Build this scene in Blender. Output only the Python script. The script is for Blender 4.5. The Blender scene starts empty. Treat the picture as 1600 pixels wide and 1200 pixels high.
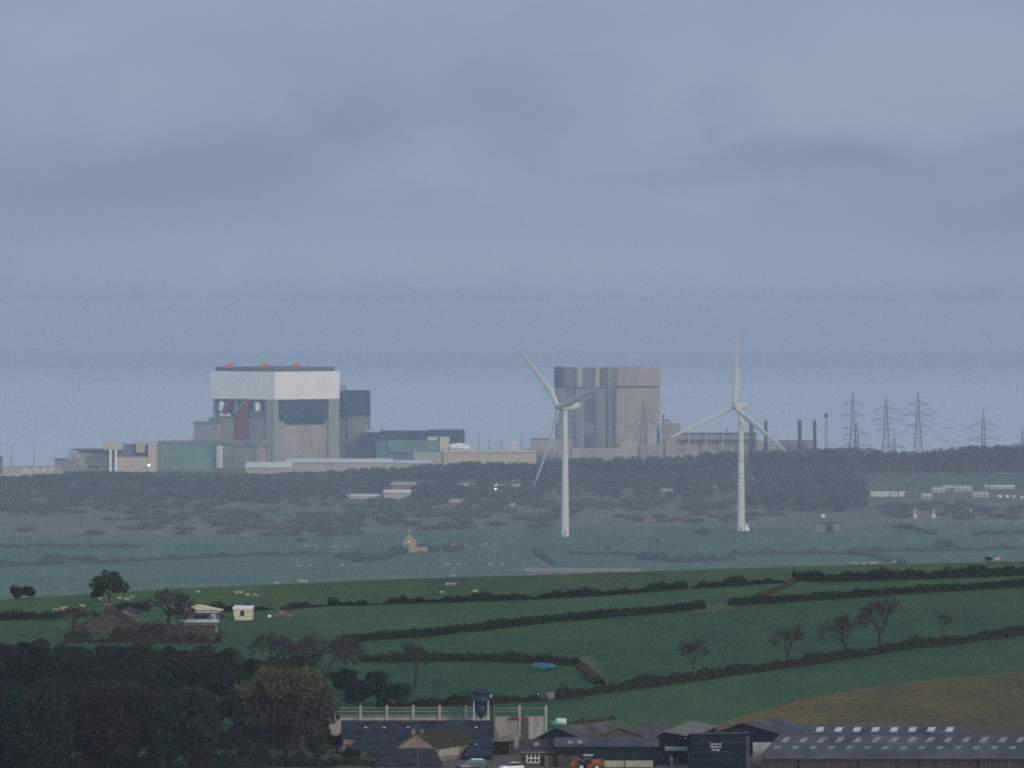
import bpy, math, random
import numpy as np
from mathutils import Vector, Matrix
random.seed(7)
RNG = np.random.default_rng(11)
S = bpy.context.scene
COL = S.collection
F, H, YH = 10000.0, 116.7, 482.0          # focal length in photo pixels, eye height (plain units), eye-level row
UNIT = 2.0                                # metres per grid unit of the coastal plain, from sea level
LIFT = H * UNIT - H                       # metres by which the hill grid stands higher

def X(px, Y): return (px - 800.0) * Y / F
def Z(py, Y): return H - (py - YH) * Y / F
def lerp_tab(tab, x):
    if x <= tab[0][0]: return tab[0][1]
    for (a, b), (c, d) in zip(tab, tab[1:]):
        if x <= c: return b + (d - b) * (x - a) / (c - a)
    return tab[-1][1]
def sstep(a, b, x):
    t = min(1.0, max(0.0, (x - a) / (b - a))); return t * t * (3 - 2 * t)

# ------------------------------------------------------------------ terrain
CREST = [(-400, 958), (0, 937), (200, 923.5), (400, 914), (600, 905.5), (800, 899.5), (1000, 893), (1200, 886), (1400, 881), (1600, 877), (2000, 868)]
def crest_y(px): return 1400 + 120 * min(1.5, max(-.4, px / 1600))
def crest_z(px): return Z(lerp_tab(CREST, px), crest_y(px))
def plain_z(px, Y):
    z = 4.0
    z += 7.0 * sstep(930, 1300, px) * sstep(3750, 4250, Y)
    z -= 7.5 * sstep(930, 1300, px) * sstep(4290, 4480, Y)
    shore = 4230 + 620 * sstep(30, 190, px)
    z -= 14.0 * sstep(shore, shore + 90, Y)
    return z
def terr(px, Y):
    if Y < 700: return 116.0 - 81.0 * sstep(-200, 760, Y)
    if Y < 1110: return 34.6 + 6.1 * sstep(690, 1040, Y)
    yc = crest_y(px); zc = crest_z(px)
    if Y <= yc:
        t = (Y - 1110) / (yc - 1110)
        return 40.7 + (zc - 40.7) * t * (1.15 - .15 * t)
    d = Y - yc
    return max(zc - .046 * d - .0004 * d * d, plain_z(px, Y))
def terr_xy(x, y): return terr(800 + F * x / max(y, 300.0), y)
def hit(px, py, lo=1060.0, hi=4700.0):
    step = 2.0 if hi < 1700 else 6.0
    Y = lo
    while Y < hi:
        if Z(py, Y) <= terr(px, Y):
            a, b = Y - step, Y
            for _ in range(12):
                m = (a + b) / 2
                if Z(py, m) <= terr(px, m): b = m
                else: a = m
            Y = (a + b) / 2
            return Vector((X(px, Y), Y, terr(px, Y)))
        Y += step
    return Vector((X(px, hi), hi, terr(px, hi)))
def hill(px, py): return hit(px, py, 1060.0, crest_y(px) - 1)
def plain(px, py): return hit(px, py, 2300.0, 4650.0)
def on(px, Y): return Vector((X(px, Y), Y, terr(px, Y)))

# ------------------------------------------------------------------ materials
def mat(name, col, rough=.8, var=.18, scale=.6, col2=None, metal=0.0, emit=None, streak=None, rnd=0.0, spec=.08, wave=None):
    m = bpy.data.materials.new(name); m.use_nodes = True
    nt = m.node_tree; N = nt.nodes; L = nt.links
    p = N['Principled BSDF']
    p.inputs['Roughness'].default_value = rough; p.inputs['Metallic'].default_value = metal
    p.inputs['Specular IOR Level'].default_value = spec
    tc = N.new('ShaderNodeTexCoord'); mp = N.new('ShaderNodeMapping')
    L.new(tc.outputs['Object'], mp.inputs['Vector'])
    if streak: mp.inputs['Scale'].default_value = streak
    nz = N.new('ShaderNodeTexNoise'); nz.inputs['Scale'].default_value = scale; nz.inputs['Detail'].default_value = 5
    L.new(mp.outputs[0], nz.inputs['Vector'])
    mr = N.new('ShaderNodeMapRange'); mr.inputs[1].default_value = .3; mr.inputs[2].default_value = .7
    L.new(nz.outputs['Fac'], mr.inputs[0])
    mx = N.new('ShaderNodeMix'); mx.data_type = 'RGBA'
    c2 = col2 or tuple(c * (1 + var) for c in col)
    mx.inputs[6].default_value = (*(tuple(c * (1 - var) for c in col) if not col2 else col), 1)
    mx.inputs[7].default_value = (*c2, 1)
    L.new(mr.outputs[0], mx.inputs[0])
    out = mx.outputs[2]
    if wave:
        wv = N.new('ShaderNodeTexWave'); wv.inputs['Scale'].default_value = wave[0]; wv.bands_direction = wave[1]
        L.new(tc.outputs['Object'], wv.inputs['Vector'])
        mm = N.new('ShaderNodeMix'); mm.data_type = 'RGBA'; mm.blend_type = 'MULTIPLY'
        mm.inputs[0].default_value = wave[2]
        L.new(out, mm.inputs[6]); L.new(wv.outputs['Color'], mm.inputs[7]); out = mm.outputs[2]
    if rnd:
        oi = N.new('ShaderNodeObjectInfo'); hs = N.new('ShaderNodeHueSaturation')
        a = N.new('ShaderNodeMapRange'); a.inputs[3].default_value = .5 - .05 * rnd; a.inputs[4].default_value = .5 + .05 * rnd
        b = N.new('ShaderNodeMapRange'); b.inputs[3].default_value = 1 - .45 * rnd; b.inputs[4].default_value = 1 + .45 * rnd
        ml = N.new('ShaderNodeMath'); ml.operation = 'FRACT'; m3 = N.new('ShaderNodeMath'); m3.operation = 'MULTIPLY'; m3.inputs[1].default_value = 7.31
        L.new(oi.outputs['Random'], a.inputs[0]); L.new(oi.outputs['Random'], m3.inputs[0]); L.new(m3.outputs[0], ml.inputs[0]); L.new(ml.outputs[0], b.inputs[0])
        L.new(a.outputs[0], hs.inputs['Hue']); L.new(b.outputs[0], hs.inputs['Value']); L.new(out, hs.inputs['Color']); out = hs.outputs[0]
    L.new(out, p.inputs['Base Color'])
    if name.split('_')[0] in ('leaf', 'wood', 'hedge'):
        tr = N.new('ShaderNodeBsdfTranslucent'); sh = N.new('ShaderNodeMixShader'); sh.inputs[0].default_value = .5
        L.new(out, tr.inputs['Color']); L.new(p.outputs[0], sh.inputs[1]); L.new(tr.outputs[0], sh.inputs[2]); L.new(sh.outputs[0], N['Material Output'].inputs['Surface'])
    if emit:
        p.inputs['Emission Color'].default_value = (*emit[0], 1); p.inputs['Emission Strength'].default_value = emit[1]
    return m

MT = {}
def defm(k, *a, **kw): MT[k] = mat(k, *a, **kw)
defm('white_cladding', (.90, .90, .87), .6, .04, .08)
defm('pale_concrete', (.42, .385, .355), .85, .12, .1, streak=(1, 1, .3))
defm('pink_concrete', (.355, .328, .308), .9, .12, .12, streak=(1, 1, .25))
defm('green_concrete', (.30, .33, .30), .9, .1, .12, streak=(1, 1, .25))
defm('grey_concrete', (.29, .29, .295), .9, .14, .1, streak=(1, 1, .3))
defm('rib_light', (.38, .355, .345), .9, .1, .1, streak=(1, 1, .2))
defm('rib_dark', (.225, .225, .24), .9, .12, .1, streak=(1, 1, .2))
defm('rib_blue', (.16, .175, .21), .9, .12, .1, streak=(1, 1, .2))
defm('navy_cladding', (.022, .045, .085), .6, .2, .1)
defm('roof_dark', (.09, .09, .10), .8, .2, .3)
defm('red_duct', (.21, .075, .075), .7, .15, .2)
defm('vent_red', (.55, .10, .06), .6, .1, .5)
defm('steel_white', (.80, .81, .80), .4, .04, .3)
defm('turbine_white', (.60, .62, .62), .5, .04, .12)
defm('panel_green', (.13, .25, .21), .7, .1, .15)
defm('panel_teal', (.10, .20, .22), .7, .1, .15)
defm('cream_render', (.52, .45, .36), .8, .08, .2)
defm('cream_bright', (.60, .56, .47), .8, .08, .2)
defm('low_roof_white', (.62, .62, .58), .7, .12, .06, streak=(.3, 1, 1))
defm('chimney_dark', (.05, .05, .07), .8, .2, .2)
defm('lattice_steel', (.10, .11, .13), .6, .1, .5)
defm('insulator_pale', (.55, .58, .56), .4, .05, .5)
defm('cable', (.12, .13, .15), .6, .1, .5)
defm('brick_red', (.33, .13, .10), .9, .15, .4)
defm('roof_pink', (.42, .34, .33), .8, .15, .3)
defm('sandstone', (.36, .27, .19), .9, .15, .5)
defm('barn_pale', (.20, .165, .165), .85, .15, .3)
defm('glass_pale', (.46, .48, .47), .5, .25, .25)
defm('tower_grey', (.20, .218, .222), .9, .14, .1, streak=(1, 1, .3))
defm('panel_slate', (.085, .105, .15), .8, .15, .1)
defm('slate', (.024, .027, .040), .75, .5, .5, streak=(1, 1, 2.5))
defm('slate_brown', (.040, .036, .040), .8, .3, .8)
defm('mossy_roof', (.050, .040, .032), .95, .1, .6, col2=(.030, .030, .018))
defm('stone', (.062, .054, .048), .95, .4, 1.2)
defm('stone_pale', (.20, .17, .14), .95, .28, .8)
defm('stone_grey', (.075, .073, .08), .95, .35, 1.0)
defm('concrete_yard', (.29, .268, .245), .95, .28, .5, streak=(1, 1, .4))
defm('concrete_post', (.30, .32, .32), .8, .15, 1.0)
defm('rail_pale', (.16, .185, .185), .6, .15, 1.0)
defm('bin_blue', (.008, .022, .045), .5, .2, .6, spec=.3)
defm('galvanised', (.5, .54, .56), .4, .1, 1.0)
defm('sheeting_grey', (.098, .090, .092), .85, .4, .25, wave=(2.2, 'X', .3))
defm('sheeting_light', (.18, .165, .155), .85, .22, .6, wave=(2.2, 'X', .35))
defm('sheeting_brown', (.085, .072, .072), .85, .28, .5, wave=(2.2, 'X', .3))
defm('shed_navy', (.008, .014, .030), .65, .25, .25, wave=(2.0, 'X', .2))
defm('shed_black', (.006, .009, .015), .8, .3, .4)
defm('shed_teal', (.009, .020, .032), .7, .25, .3, wave=(2.0, 'X', .2))
defm('roof_bluegrey', (.074, .079, .096), .75, .35, .22, wave=(2.0, 'X', .25))
defm('skylight_dull', (.19, .205, .225), .5, .3, .9)
defm('skylight_clear', (.44, .47, .50), .3, .12, .9)
defm('timber_boards', (.075, .058, .05), .9, .35, .8, wave=(1.3, 'X', .35), streak=(2, 1, .2))
defm('timber_gable', (.095, .09, .088), .9, .25, 1.0, wave=(2.0, 'X', .3))
defm('board_cream', (.36, .34, .28), .85, .15, .6, wave=(.35, 'X', .12))
defm('board_pale', (.34, .38, .38), .8, .2, .6)
defm('window_white', (.68, .68, .66), .6, .05, 1.0)
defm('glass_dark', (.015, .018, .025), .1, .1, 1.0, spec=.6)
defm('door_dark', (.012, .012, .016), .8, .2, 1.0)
defm('rust', (.16, .05, .045), .9, .25, 1.0)
defm('paint_orange', (.24, .080, .022), .6, .4, 2.0)
defm('paint_white', (.75, .77, .80), .3, .05, 1.0, spec=.5)
defm('paint_navy', (.012, .016, .035), .35, .1, 1.0, spec=.5)
defm('rubber', (.018, .018, .02), .9, .2, 2.0)
defm('glass_teal', (.05, .13, .15), .15, .1, 1.0, spec=.6)
defm('tarp_blue', (.035, .125, .19), .5, .3, 1.2)
defm('wrap_pale', (.42, .60, .52), .35, .1, 1.5, spec=.5)
defm('wrap_teal', (.04, .20, .19), .4, .15, 1.5, spec=.5)
defm('caravan_cream', (.62, .52, .38), .6, .06, 1.0)
defm('caravan_blue', (.085, .105, .14), .6, .25, .8)
defm('caravan_pale', (.38, .44, .50), .6, .15, .8)
defm('hut_cream', (.60, .54, .40), .7, .12, 1.0, wave=(.8, 'Z', .15))
defm('rubble', (.13, .095, .09), .95, .3, .8)
defm('wool', (.34, .32, .285), .95, .12, 3.0)
defm('wool_dark', (.02, .02, .02), .95, .2, 3.0)
defm('wool_pink', (.52, .36, .30), .95, .15, 3.0)
defm('bark', (.030, .025, .025), .95, .25, 2.0)
defm('bark_pale', (.12, .10, .09), .95, .25, 2.0)
defm('twig', (.050, .040, .040), .95, .2, 1.0)
defm('leaf_dark', (.020, .029, .022), .85, .2, .25, col2=(.036, .044, .027), rnd=1.0)
defm('leaf_brown', (.036, .031, .030), .85, .2, .25, col2=(.055, .045, .035), rnd=1.0)
defm('leaf_olive', (.085, .086, .034), .8, .2, .2, col2=(.155, .148, .058), rnd=.2)
defm('twig_leaf', (.036, .034, .026), .85, .2, .25, col2=(.052, .050, .032))
defm('leaf_green', (.026, .048, .018), .8, .2, .4, col2=(.060, .088, .030), rnd=.3)
defm('leaf_ever', (.017, .035, .025), .8, .2, .4, col2=(.033, .058, .034), rnd=.5)
defm('hedge_dark', (.018, .027, .020), .85, .2, .25, col2=(.034, .045, .025), rnd=.6)
defm('hedge_brown', (.032, .027, .023), .9, .2, .25, col2=(.048, .044, .025), rnd=.5)
defm('scrub_dry', (.070, .056, .034), .95, .2, .3, col2=(.048, .052, .024))
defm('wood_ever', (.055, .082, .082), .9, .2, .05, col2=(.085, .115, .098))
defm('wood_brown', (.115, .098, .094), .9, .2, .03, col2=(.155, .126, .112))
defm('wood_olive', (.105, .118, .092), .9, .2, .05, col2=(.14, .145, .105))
defm('soil_dark', (.06, .05, .045), .95, .3, .5)
defm('lamp_glow', (.8, .8, .75), .5, .02, 1.0, emit=((1, .96, .85), 1.8))
defm('sign_white', (.62, .63, .66), .7, .04, 1.0)

# ------------------------------------------------------------------ mesh builder
class MB:
    def __init__(s): s.v, s.f = [], []
    def add(s, vs, fs):
        o = len(s.v); s.v += [tuple(v) for v in vs]; s.f += [tuple(i + o for i in f) for f in fs]; return s
    def prism(s, poly, z0, z1):
        n = len(poly); a = sum(poly[i][0] * poly[(i + 1) % n][1] - poly[(i + 1) % n][0] * poly[i][1] for i in range(n))
        if a < 0: poly = poly[::-1]
        vs = [(x, y, z0) for x, y in poly] + [(x, y, z1) for x, y in poly]
        return s.add(vs, [tuple(range(n))[::-1], tuple(range(n, 2 * n))] + [(i, (i + 1) % n, n + (i + 1) % n, n + i) for i in range(n)])
    def box(s, x0, x1, y0, y1, z0, z1):
        return s.prism([(x0, y0), (x1, y0), (x1, y1), (x0, y1)], min(z0, z1), max(z0, z1))
    def ext(s, pts, vec):
        """closed loop of 3-D points swept along vec"""
        n = len(pts); vec = Vector(vec); pts = [Vector(p) for p in pts]
        nrm = Vector((0, 0, 0))
        for i in range(n): nrm += pts[i].cross(pts[(i + 1) % n])
        if nrm.dot(vec) > 0: pts = pts[::-1]
        vs = pts + [p + vec for p in pts]
        return s.add(vs, [tuple(range(n)), tuple(range(n, 2 * n))[::-1]] + [((i + 1) % n, i, n + i, n + (i + 1) % n) for i in range(n)])
    def slab(s, q, t):
        """quad q thickened downwards by t"""
        return s.ext(q, (0, 0, -t))
    def tube(s, p0, p1, r0, r1=None, n=6):
        r1 = r0 if r1 is None else r1
        p0, p1 = Vector(p0), Vector(p1); d = (p1 - p0)
        if d.length < 1e-6: return s
        d.normalize(); u = d.cross(Vector((0, 0, 1)) if abs(d.z) < .9 else Vector((1, 0, 0))).normalized(); w = d.cross(u)
        vs = []
        for p, r in ((p0, r0), (p1, r1)):
            for k in range(n):
                a = 2 * math.pi * k / n; vs.append(p + (u * math.cos(a) + w * math.sin(a)) * r)
        return s.add(vs, [tuple(range(n))[::-1], tuple(range(n, 2 * n))] + [(k, (k + 1) % n, n + (k + 1) % n, n + k) for k in range(n)])
    def lathe(s, prof, c, n=20):
        vs = []
        for r, z in prof:
            for k in range(n):
                a = 2 * math.pi * k / n; vs.append((c[0] + r * math.cos(a), c[1] + r * math.sin(a), c[2] + z))
        fs = [(j * n + k, j * n + (k + 1) % n, (j + 1) * n + (k + 1) % n, (j + 1) * n + k) for j in range(len(prof) - 1) for k in range(n)]
        fs += [tuple(range(n))[::-1], tuple((len(prof) - 1) * n + k for k in range(n))]
        return s.add(vs, fs)
    # pixel helpers -----------------------------------------------------
    def fb(s, p0, p1, t, b, Y, d, Ym=None):
        """frontal block: columns p0..p1, rows t..b measured at distance Y, depth d"""
        return s.box(X(p0, Y), X(p1, Y), Y, Y + d, Z(b, Y), Z(t, Y))
    def ob(s, c, Y, l, r, t, b):
        """block turned 45 degrees: near corner at column c, sides of projected width l and r"""
        k = Y / F; C = Vector((X(c, Y), Y)); A = C + Vector((-l * k, l * k)); B = C + Vector((r * k, r * k)); D = A + B - C
        return s.prism([tuple(C), tuple(B), tuple(D), tuple(A)], Z(b, Y), Z(t, Y))
    def face(s, side, c, Y, p0, p1, t, b, proud, depth):
        """block set on a 45-degree face running from column c; proud metres outside the face, depth inside"""
        k = Y / F; q = .7071
        u, n = ((-1, 1), (-q, -q)) if side == 'L' else ((1, 1), (q, -q))
        C = (X(c, Y), Y); P = lambda p, o: (C[0] + u[0] * abs(p - c) * k + n[0] * o, C[1] + u[1] * abs(p - c) * k + n[1] * o)
        return s.prism([P(p0, proud), P(p1, proud), P(p1, -depth), P(p0, -depth)], Z(b, Y), Z(t, Y))
    def build(s, name, m, parent=None, loc=None, smooth=False):
        me = bpy.data.meshes.new(name)
        o = WORLD[parent.name] if parent is not None else Vector(loc or (0, 0, 0))
        me.from_pydata([(v[0] - o.x, v[1] - o.y, v[2] - o.z) for v in s.v], [], s.f); me.update()
        if smooth:
            for p in me.polygons: p.use_smooth = True
        me.materials.append(MT[m] if isinstance(m, str) else m)
        ob = bpy.data.objects.new(name, me); COL.objects.link(ob)
        if parent is not None: ob.parent = parent; WORLD[ob.name] = o
        else: ob.location = o; WORLD[ob.name] = o
        return ob
WORLD = {}
def tag(o, label=None, cat=None, group=None, kind=None):
    if label: o['label'] = label
    if cat: o['category'] = cat
    if group: o['group'] = group
    if kind: o['kind'] = kind
    return o
def thing(name, label, cat, loc, group=None):
    o = bpy.data.objects.new(name, None); COL.objects.link(o); o.location = loc; o.empty_display_size = 1
    WORLD[o.name] = Vector(loc)
    return tag(o, label, cat, group)
def sub(mb, name, m, parent, smooth=False):
    """sub-part: parent is a part whose origin equals its thing's origin"""
    return mb.build(name, m, parent, smooth=smooth)
def dup(o, loc=None, rot=None, scale=None, parent=None):
    c = o.copy(); COL.objects.link(c)
    if parent is not None: c.parent = parent
    for ch in [x for x in bpy.data.objects if x.parent == o]: dup(ch, parent=c)
    if loc is not None: c.location = loc; WORLD[c.name] = Vector(loc)
    if rot is not None: c.rotation_euler = (0, 0, rot)
    if scale is not None: c.scale = scale if hasattr(scale, '__len__') else (scale,) * 3
    return c
KIDS = {}

# ------------------------------------------------------------------ foliage
def quads(P, size, flat=0.0):
    """one randomly turned leaf clump (quad) at every point of P"""
    n = len(P); sz = size * RNG.uniform(.55, 1.25, n)[:, None]
    a = RNG.normal(size=(n, 3)); a[:, 2] *= (1 - flat); a /= np.linalg.norm(a, axis=1)[:, None] + 1e-9
    b = RNG.normal(size=(n, 3)); b -= a * (a * b).sum(1)[:, None]; b /= np.linalg.norm(b, axis=1)[:, None] + 1e-9
    b *= RNG.uniform(.5, 1.0, n)[:, None]
    V = np.stack([P - a * sz - b * sz * .5, P + a * sz * .3 - b * sz, P + a * sz + b * sz * .4, P - a * sz * .3 + b * sz], 1).reshape(-1, 3)
    return V
def leaf_obj(name, P, size, m, parent=None, loc=(0, 0, 0), extra=None):
    V = quads(np.asarray(P), size); n = len(V) // 4
    me = bpy.data.meshes.new(name)
    fs = [(4 * i, 4 * i + 1, 4 * i + 2, 4 * i + 3) for i in range(n)]
    vs = V.tolist()
    if extra is not None:
        o = len(vs); vs += [list(v) for v in extra.v]; fs += [tuple(i + o for i in f) for f in extra.f]
    me.from_pydata(vs, [], fs); me.update(); me.materials.append(MT[m])
    o = bpy.data.objects.new(name, me); COL.objects.link(o)
    if parent is not None: o.parent = parent
    else: o.location = loc
    return o
def blob_pts(c, r, n, shell=.55):
    d = RNG.normal(size=(n, 3)); d /= np.linalg.norm(d, axis=1)[:, None]
    rad = (shell + (1 - shell) * RNG.random(n))[:, None]
    return np.asarray(c) + d * rad * np.asarray(r)
def crown_pts(h, r, z0, lumps, n, top=.5):
    """lumpy crown between heights z0 and h, radius r"""
    out = []
    for k in range(lumps):
        t = RNG.random(); ang = RNG.uniform(0, 6.283)
        zz = z0 + (h - z0) * (.18 + .68 * t)
        rr = r * (.75 * math.sqrt(max(.05, 1 - (abs(t - .38) / .72) ** 2))) * math.sqrt(RNG.random())
        s = r * RNG.uniform(.30, .48)
        zz = min(zz, h - s * .75)
        out.append(blob_pts((rr * math.cos(ang), rr * math.sin(ang), zz), (s, s, s * .8), n // lumps))
    return np.concatenate(out)
def limbs(mb, h, r, z0, n=7, rt=.28):
    mb.tube((0, 0, -.5), (.1, 0, z0), rt, rt * .75, 7); mb.tube((.1, 0, z0), (0, .1, h * .8), rt * .75, .05, 6)
    for k in range(n):
        a = k * 2.4; t = .9 + .9 * random.random(); zb = z0 * t * .9
        p = Vector((math.cos(a) * r * .7, math.sin(a) * r * .7, zb + (h - zb) * random.uniform(.35, .8)))
        mb.tube((.05, 0, min(zb, h * .7)), p, rt * .4, .04, 5)
    return mb
def make_tree(name, label, cat, loc, h, r, z0, m, lumps=16, n=1500, leaf=.45, bark='bark', group=None, nl=7):
    t = thing(name, label, cat, loc, group)
    limbs(MB(), h, r, max(.6, z0 * .95), nl, .10 + h * .018).build_local('trunk', bark, t)
    leaf_obj('crown', crown_pts(h, r, z0, lumps, n), leaf, m, t)
    return t
def build_local(s, name, m, parent, smooth=False):
    me = bpy.data.meshes.new(name); me.from_pydata(s.v, [], s.f); me.update(); me.materials.append(MT[m])
    if smooth:
        for p in me.polygons: p.use_smooth = True
    o = bpy.data.objects.new(name, me); COL.objects.link(o); o.parent = parent
    return o
MB.build_local = build_local
def bare_branch(mb, tips, p, d, ln, r, lev, spread, up):
    q = p + d * ln
    mb.tube(p, q, r, r * .68, 5 if lev > 3 else 3)
    if lev == 0: tips.append(q); return
    k = 3 if lev > 1 else 4
    for i in range(k):
        v = Vector((random.gauss(0, 1), random.gauss(0, 1), random.gauss(0, .7))).normalized()
        nd = (d + v * spread + Vector((0, 0, up))).normalized()
        bare_branch(mb, tips, p + d * ln * random.uniform(.55, 1.0), nd, ln * random.uniform(.62, .85), max(.028, r * .55), lev - 1, spread, up)
def make_bare(name, label, loc, h, trunk_frac=.3, lev=5, spread=.75, up=.08, lean=(0, 0), r=.22, seed=1, group=None, budm='twig', buds=500, wide=1.0):
    random.seed(seed); t = thing(name, label, 'tree', loc, group)
    mb = MB(); tips = []; tr = MB()
    top = Vector((lean[0], lean[1], h * trunk_frac)); tr.tube((0, 0, -.5), top, r, r * .8, 8)
    d0 = (top.normalized() + Vector((0, 0, .5))).normalized()
    for i in range(4):
        v = Vector((math.cos(i * 1.6 + seed), math.sin(i * 1.6 + seed), 0))
        bare_branch(mb, tips, top - Vector((0, 0, .15 * i)), (d0 + v * spread * .9).normalized(), h * .24, r * .62, lev - 1, spread, up)
    zs = [v[2] for v in mb.v]; k = (h - top.z) / max(.1, max(zs) - top.z)
    mb.v = [((v[0] - top.x) * k * wide + top.x, (v[1] - top.y) * k * wide + top.y, (v[2] - top.z) * k + top.z) for v in mb.v]
    tr.build_local('trunk', 'bark', t); mb.build_local('crown', 'twig', t)
    return t

def hedge(name, label, pts, hgt, wid, m, dens=26, leaf=.26, seed=0, group=None, cat='hedge', ground=terr_xy, bumpy=.3):
    """leafy strip along world points pts"""
    pts = [Vector(p) for p in pts]; P = []; core = MB()
    o = pts[len(pts) // 2].copy(); ph = seed * 1.7
    prev = None
    for a, b in zip(pts, pts[1:]):
        L = (b - a).length; nseg = max(1, int(L / 2.0)); d = (b - a); side = Vector((-d.y, d.x, 0)).normalized()
        n = int(L * dens); T = RNG.random(n)
        for t in T:
            q = a + d * t
            hh = hgt * (1 - bumpy * .5 + bumpy * (math.sin(q.x * .31 + ph) * .5 + math.sin(q.x * .83 + ph * 2) * .35 + math.sin(q.x * 2.1) * .2))
            ang = RNG.uniform(0, 3.1416); rr = .72 + .33 * RNG.random()
            off = math.cos(ang) * wid * .5 * rr; zz = (math.sin(ang) ** .7) * hh * rr
            x, y = q.x + side.x * off, q.y + side.y * off
            P.append((x - o.x, y - o.y, ground(x, y) + zz - o.z))
        for k in range(nseg + 1):
            q = a + d * (k / nseg)
            hh = hgt * .78 * (1 - bumpy * .5 + bumpy * (math.sin(q.x * .31 + ph) * .5 + math.sin(q.x * .83 + ph * 2) * .35))
            g = ground(q.x, q.y)
            ring = [(q.x - o.x + side.x * w * wid * .5, q.y - o.y + side.y * w * wid * .5, g + z * hh - o.z) for w, z in ((-.85, -.3), (-.75, .6), (0, 1.0), (.75, .6), (.85, -.3))]
            if prev is None: core.add(ring, [(0, 1, 2, 3, 4)])
            else:
                j = len(core.v) - 5
                core.v += ring
                core.f += [(j + i, j + i + 1, j + 6 + i, j + 5 + i) for i in range(4)]
            prev = ring
    h = leaf_obj(name, P, leaf, m, None, o, core)
    return tag(h, label, cat, group)

# ================================================================== SETTING
def inpoly(px, py, poly):
    c = False; n = len(poly)
    for i in range(n):
        (x0, y0), (x1, y1) = poly[i], poly[(i + 1) % n]
        if (y0 > py) != (y1 > py) and px < (x1 - x0) * (py - y0) / (y1 - y0) + x0: c = not c
    return c
BROWN = [(1120, 1131), (1180, 1112), (1240, 1096), (1300, 1083), (1380, 1070), (1480, 1059), (1600, 1048), (1750, 1034), (1750, 1190), (1120, 1190)]
def albedo(px, Y):
    z = terr(px, Y); py = YH + F * (H - z) / Y
    yc = crest_y(px)
    if Y < 1112: return (.10, .088, .075) if px > 470 and Y > 1000 else (.05, .07, .035)
    if Y <= yc + 60:
        if inpoly(px, py, BROWN): return (.094, .076, .024)
        h1 = lerp_tab([(0, 962), (500, 944), (800, 936), (1100, 916), (1235, 906), (1400, 905), (1600, 896)], px)
        h2 = lerp_tab([(300, 1010), (540, 1001), (860, 970), (1100, 950), (1300, 935), (1600, 915)], px)
        h4 = lerp_tab([(600, 1110), (800, 1095), (980, 1078), (1150, 1053), (1420, 1013), (1600, 990)], px)
        if py < h1: g = (.036, .080, .018)
        elif py < h2: g = (.028, .080, .026)
        elif py < h4: g = (.021, .069, .021)
        else: g = (.024, .076, .022)
        if 1080 < px < 1145 and abs(py - lerp_tab([(1080, 952), (1145, 948)], px)) < 5: g = (.09, .09, .04)
        if 905 < px < 950 and abs(px - lerp_tab([(1030, 918), (1070, 945)], py)) < 9 and 1026 < py < 1072: g = (.095, .085, .035)
        return g
    # the plain
    e = lerp_tab([(0, 838), (200, 842), (420, 838), (600, 832), (760, 828), (900, 822), (1100, 822), (1260, 826), (1600, 818)], px)
    if py > e:
        return (.042, .112, .055)
    f = .5 + .5 * math.sin(px * .013 + py * .21) * math.sin(px * .031 - py * .05)
    c1, c2 = (.125, .120, .090), (.085, .112, .070)
    c = tuple(a + (b - a) * f for a, b in zip(c1, c2))
    for r0, a0, a1, w_ in ((828, 40, 300, 4.0), (824, 330, 480, 3.0), (806, 1380, 1620, 9.0), (812, 880, 1240, 4.0)):
        g = math.exp(-((py - r0 - 2.2 * math.sin(px * .05) - math.sin(px * .17)) / w_) ** 2) * sstep(a0 - 25, a0 + 45, px) * (1 - sstep(a1 - 60, a1 + 25, px)) * (.7 + .3 * math.sin(px * .11))
        c = tuple(u + (v - u) * g for u, v in zip(c, (.175, .135, .105)))
    if 740 < py < 765 and 1400 < px: c = (.055, .105, .05)
    if 785 < py < 800 and px < 110: c = (.055, .11, .05)
    if 796 < py < 806 and 300 < px < 480: c = (.07, .11, .055)
    if py < 735: c = (.10, .10, .085)
    return c
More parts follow.
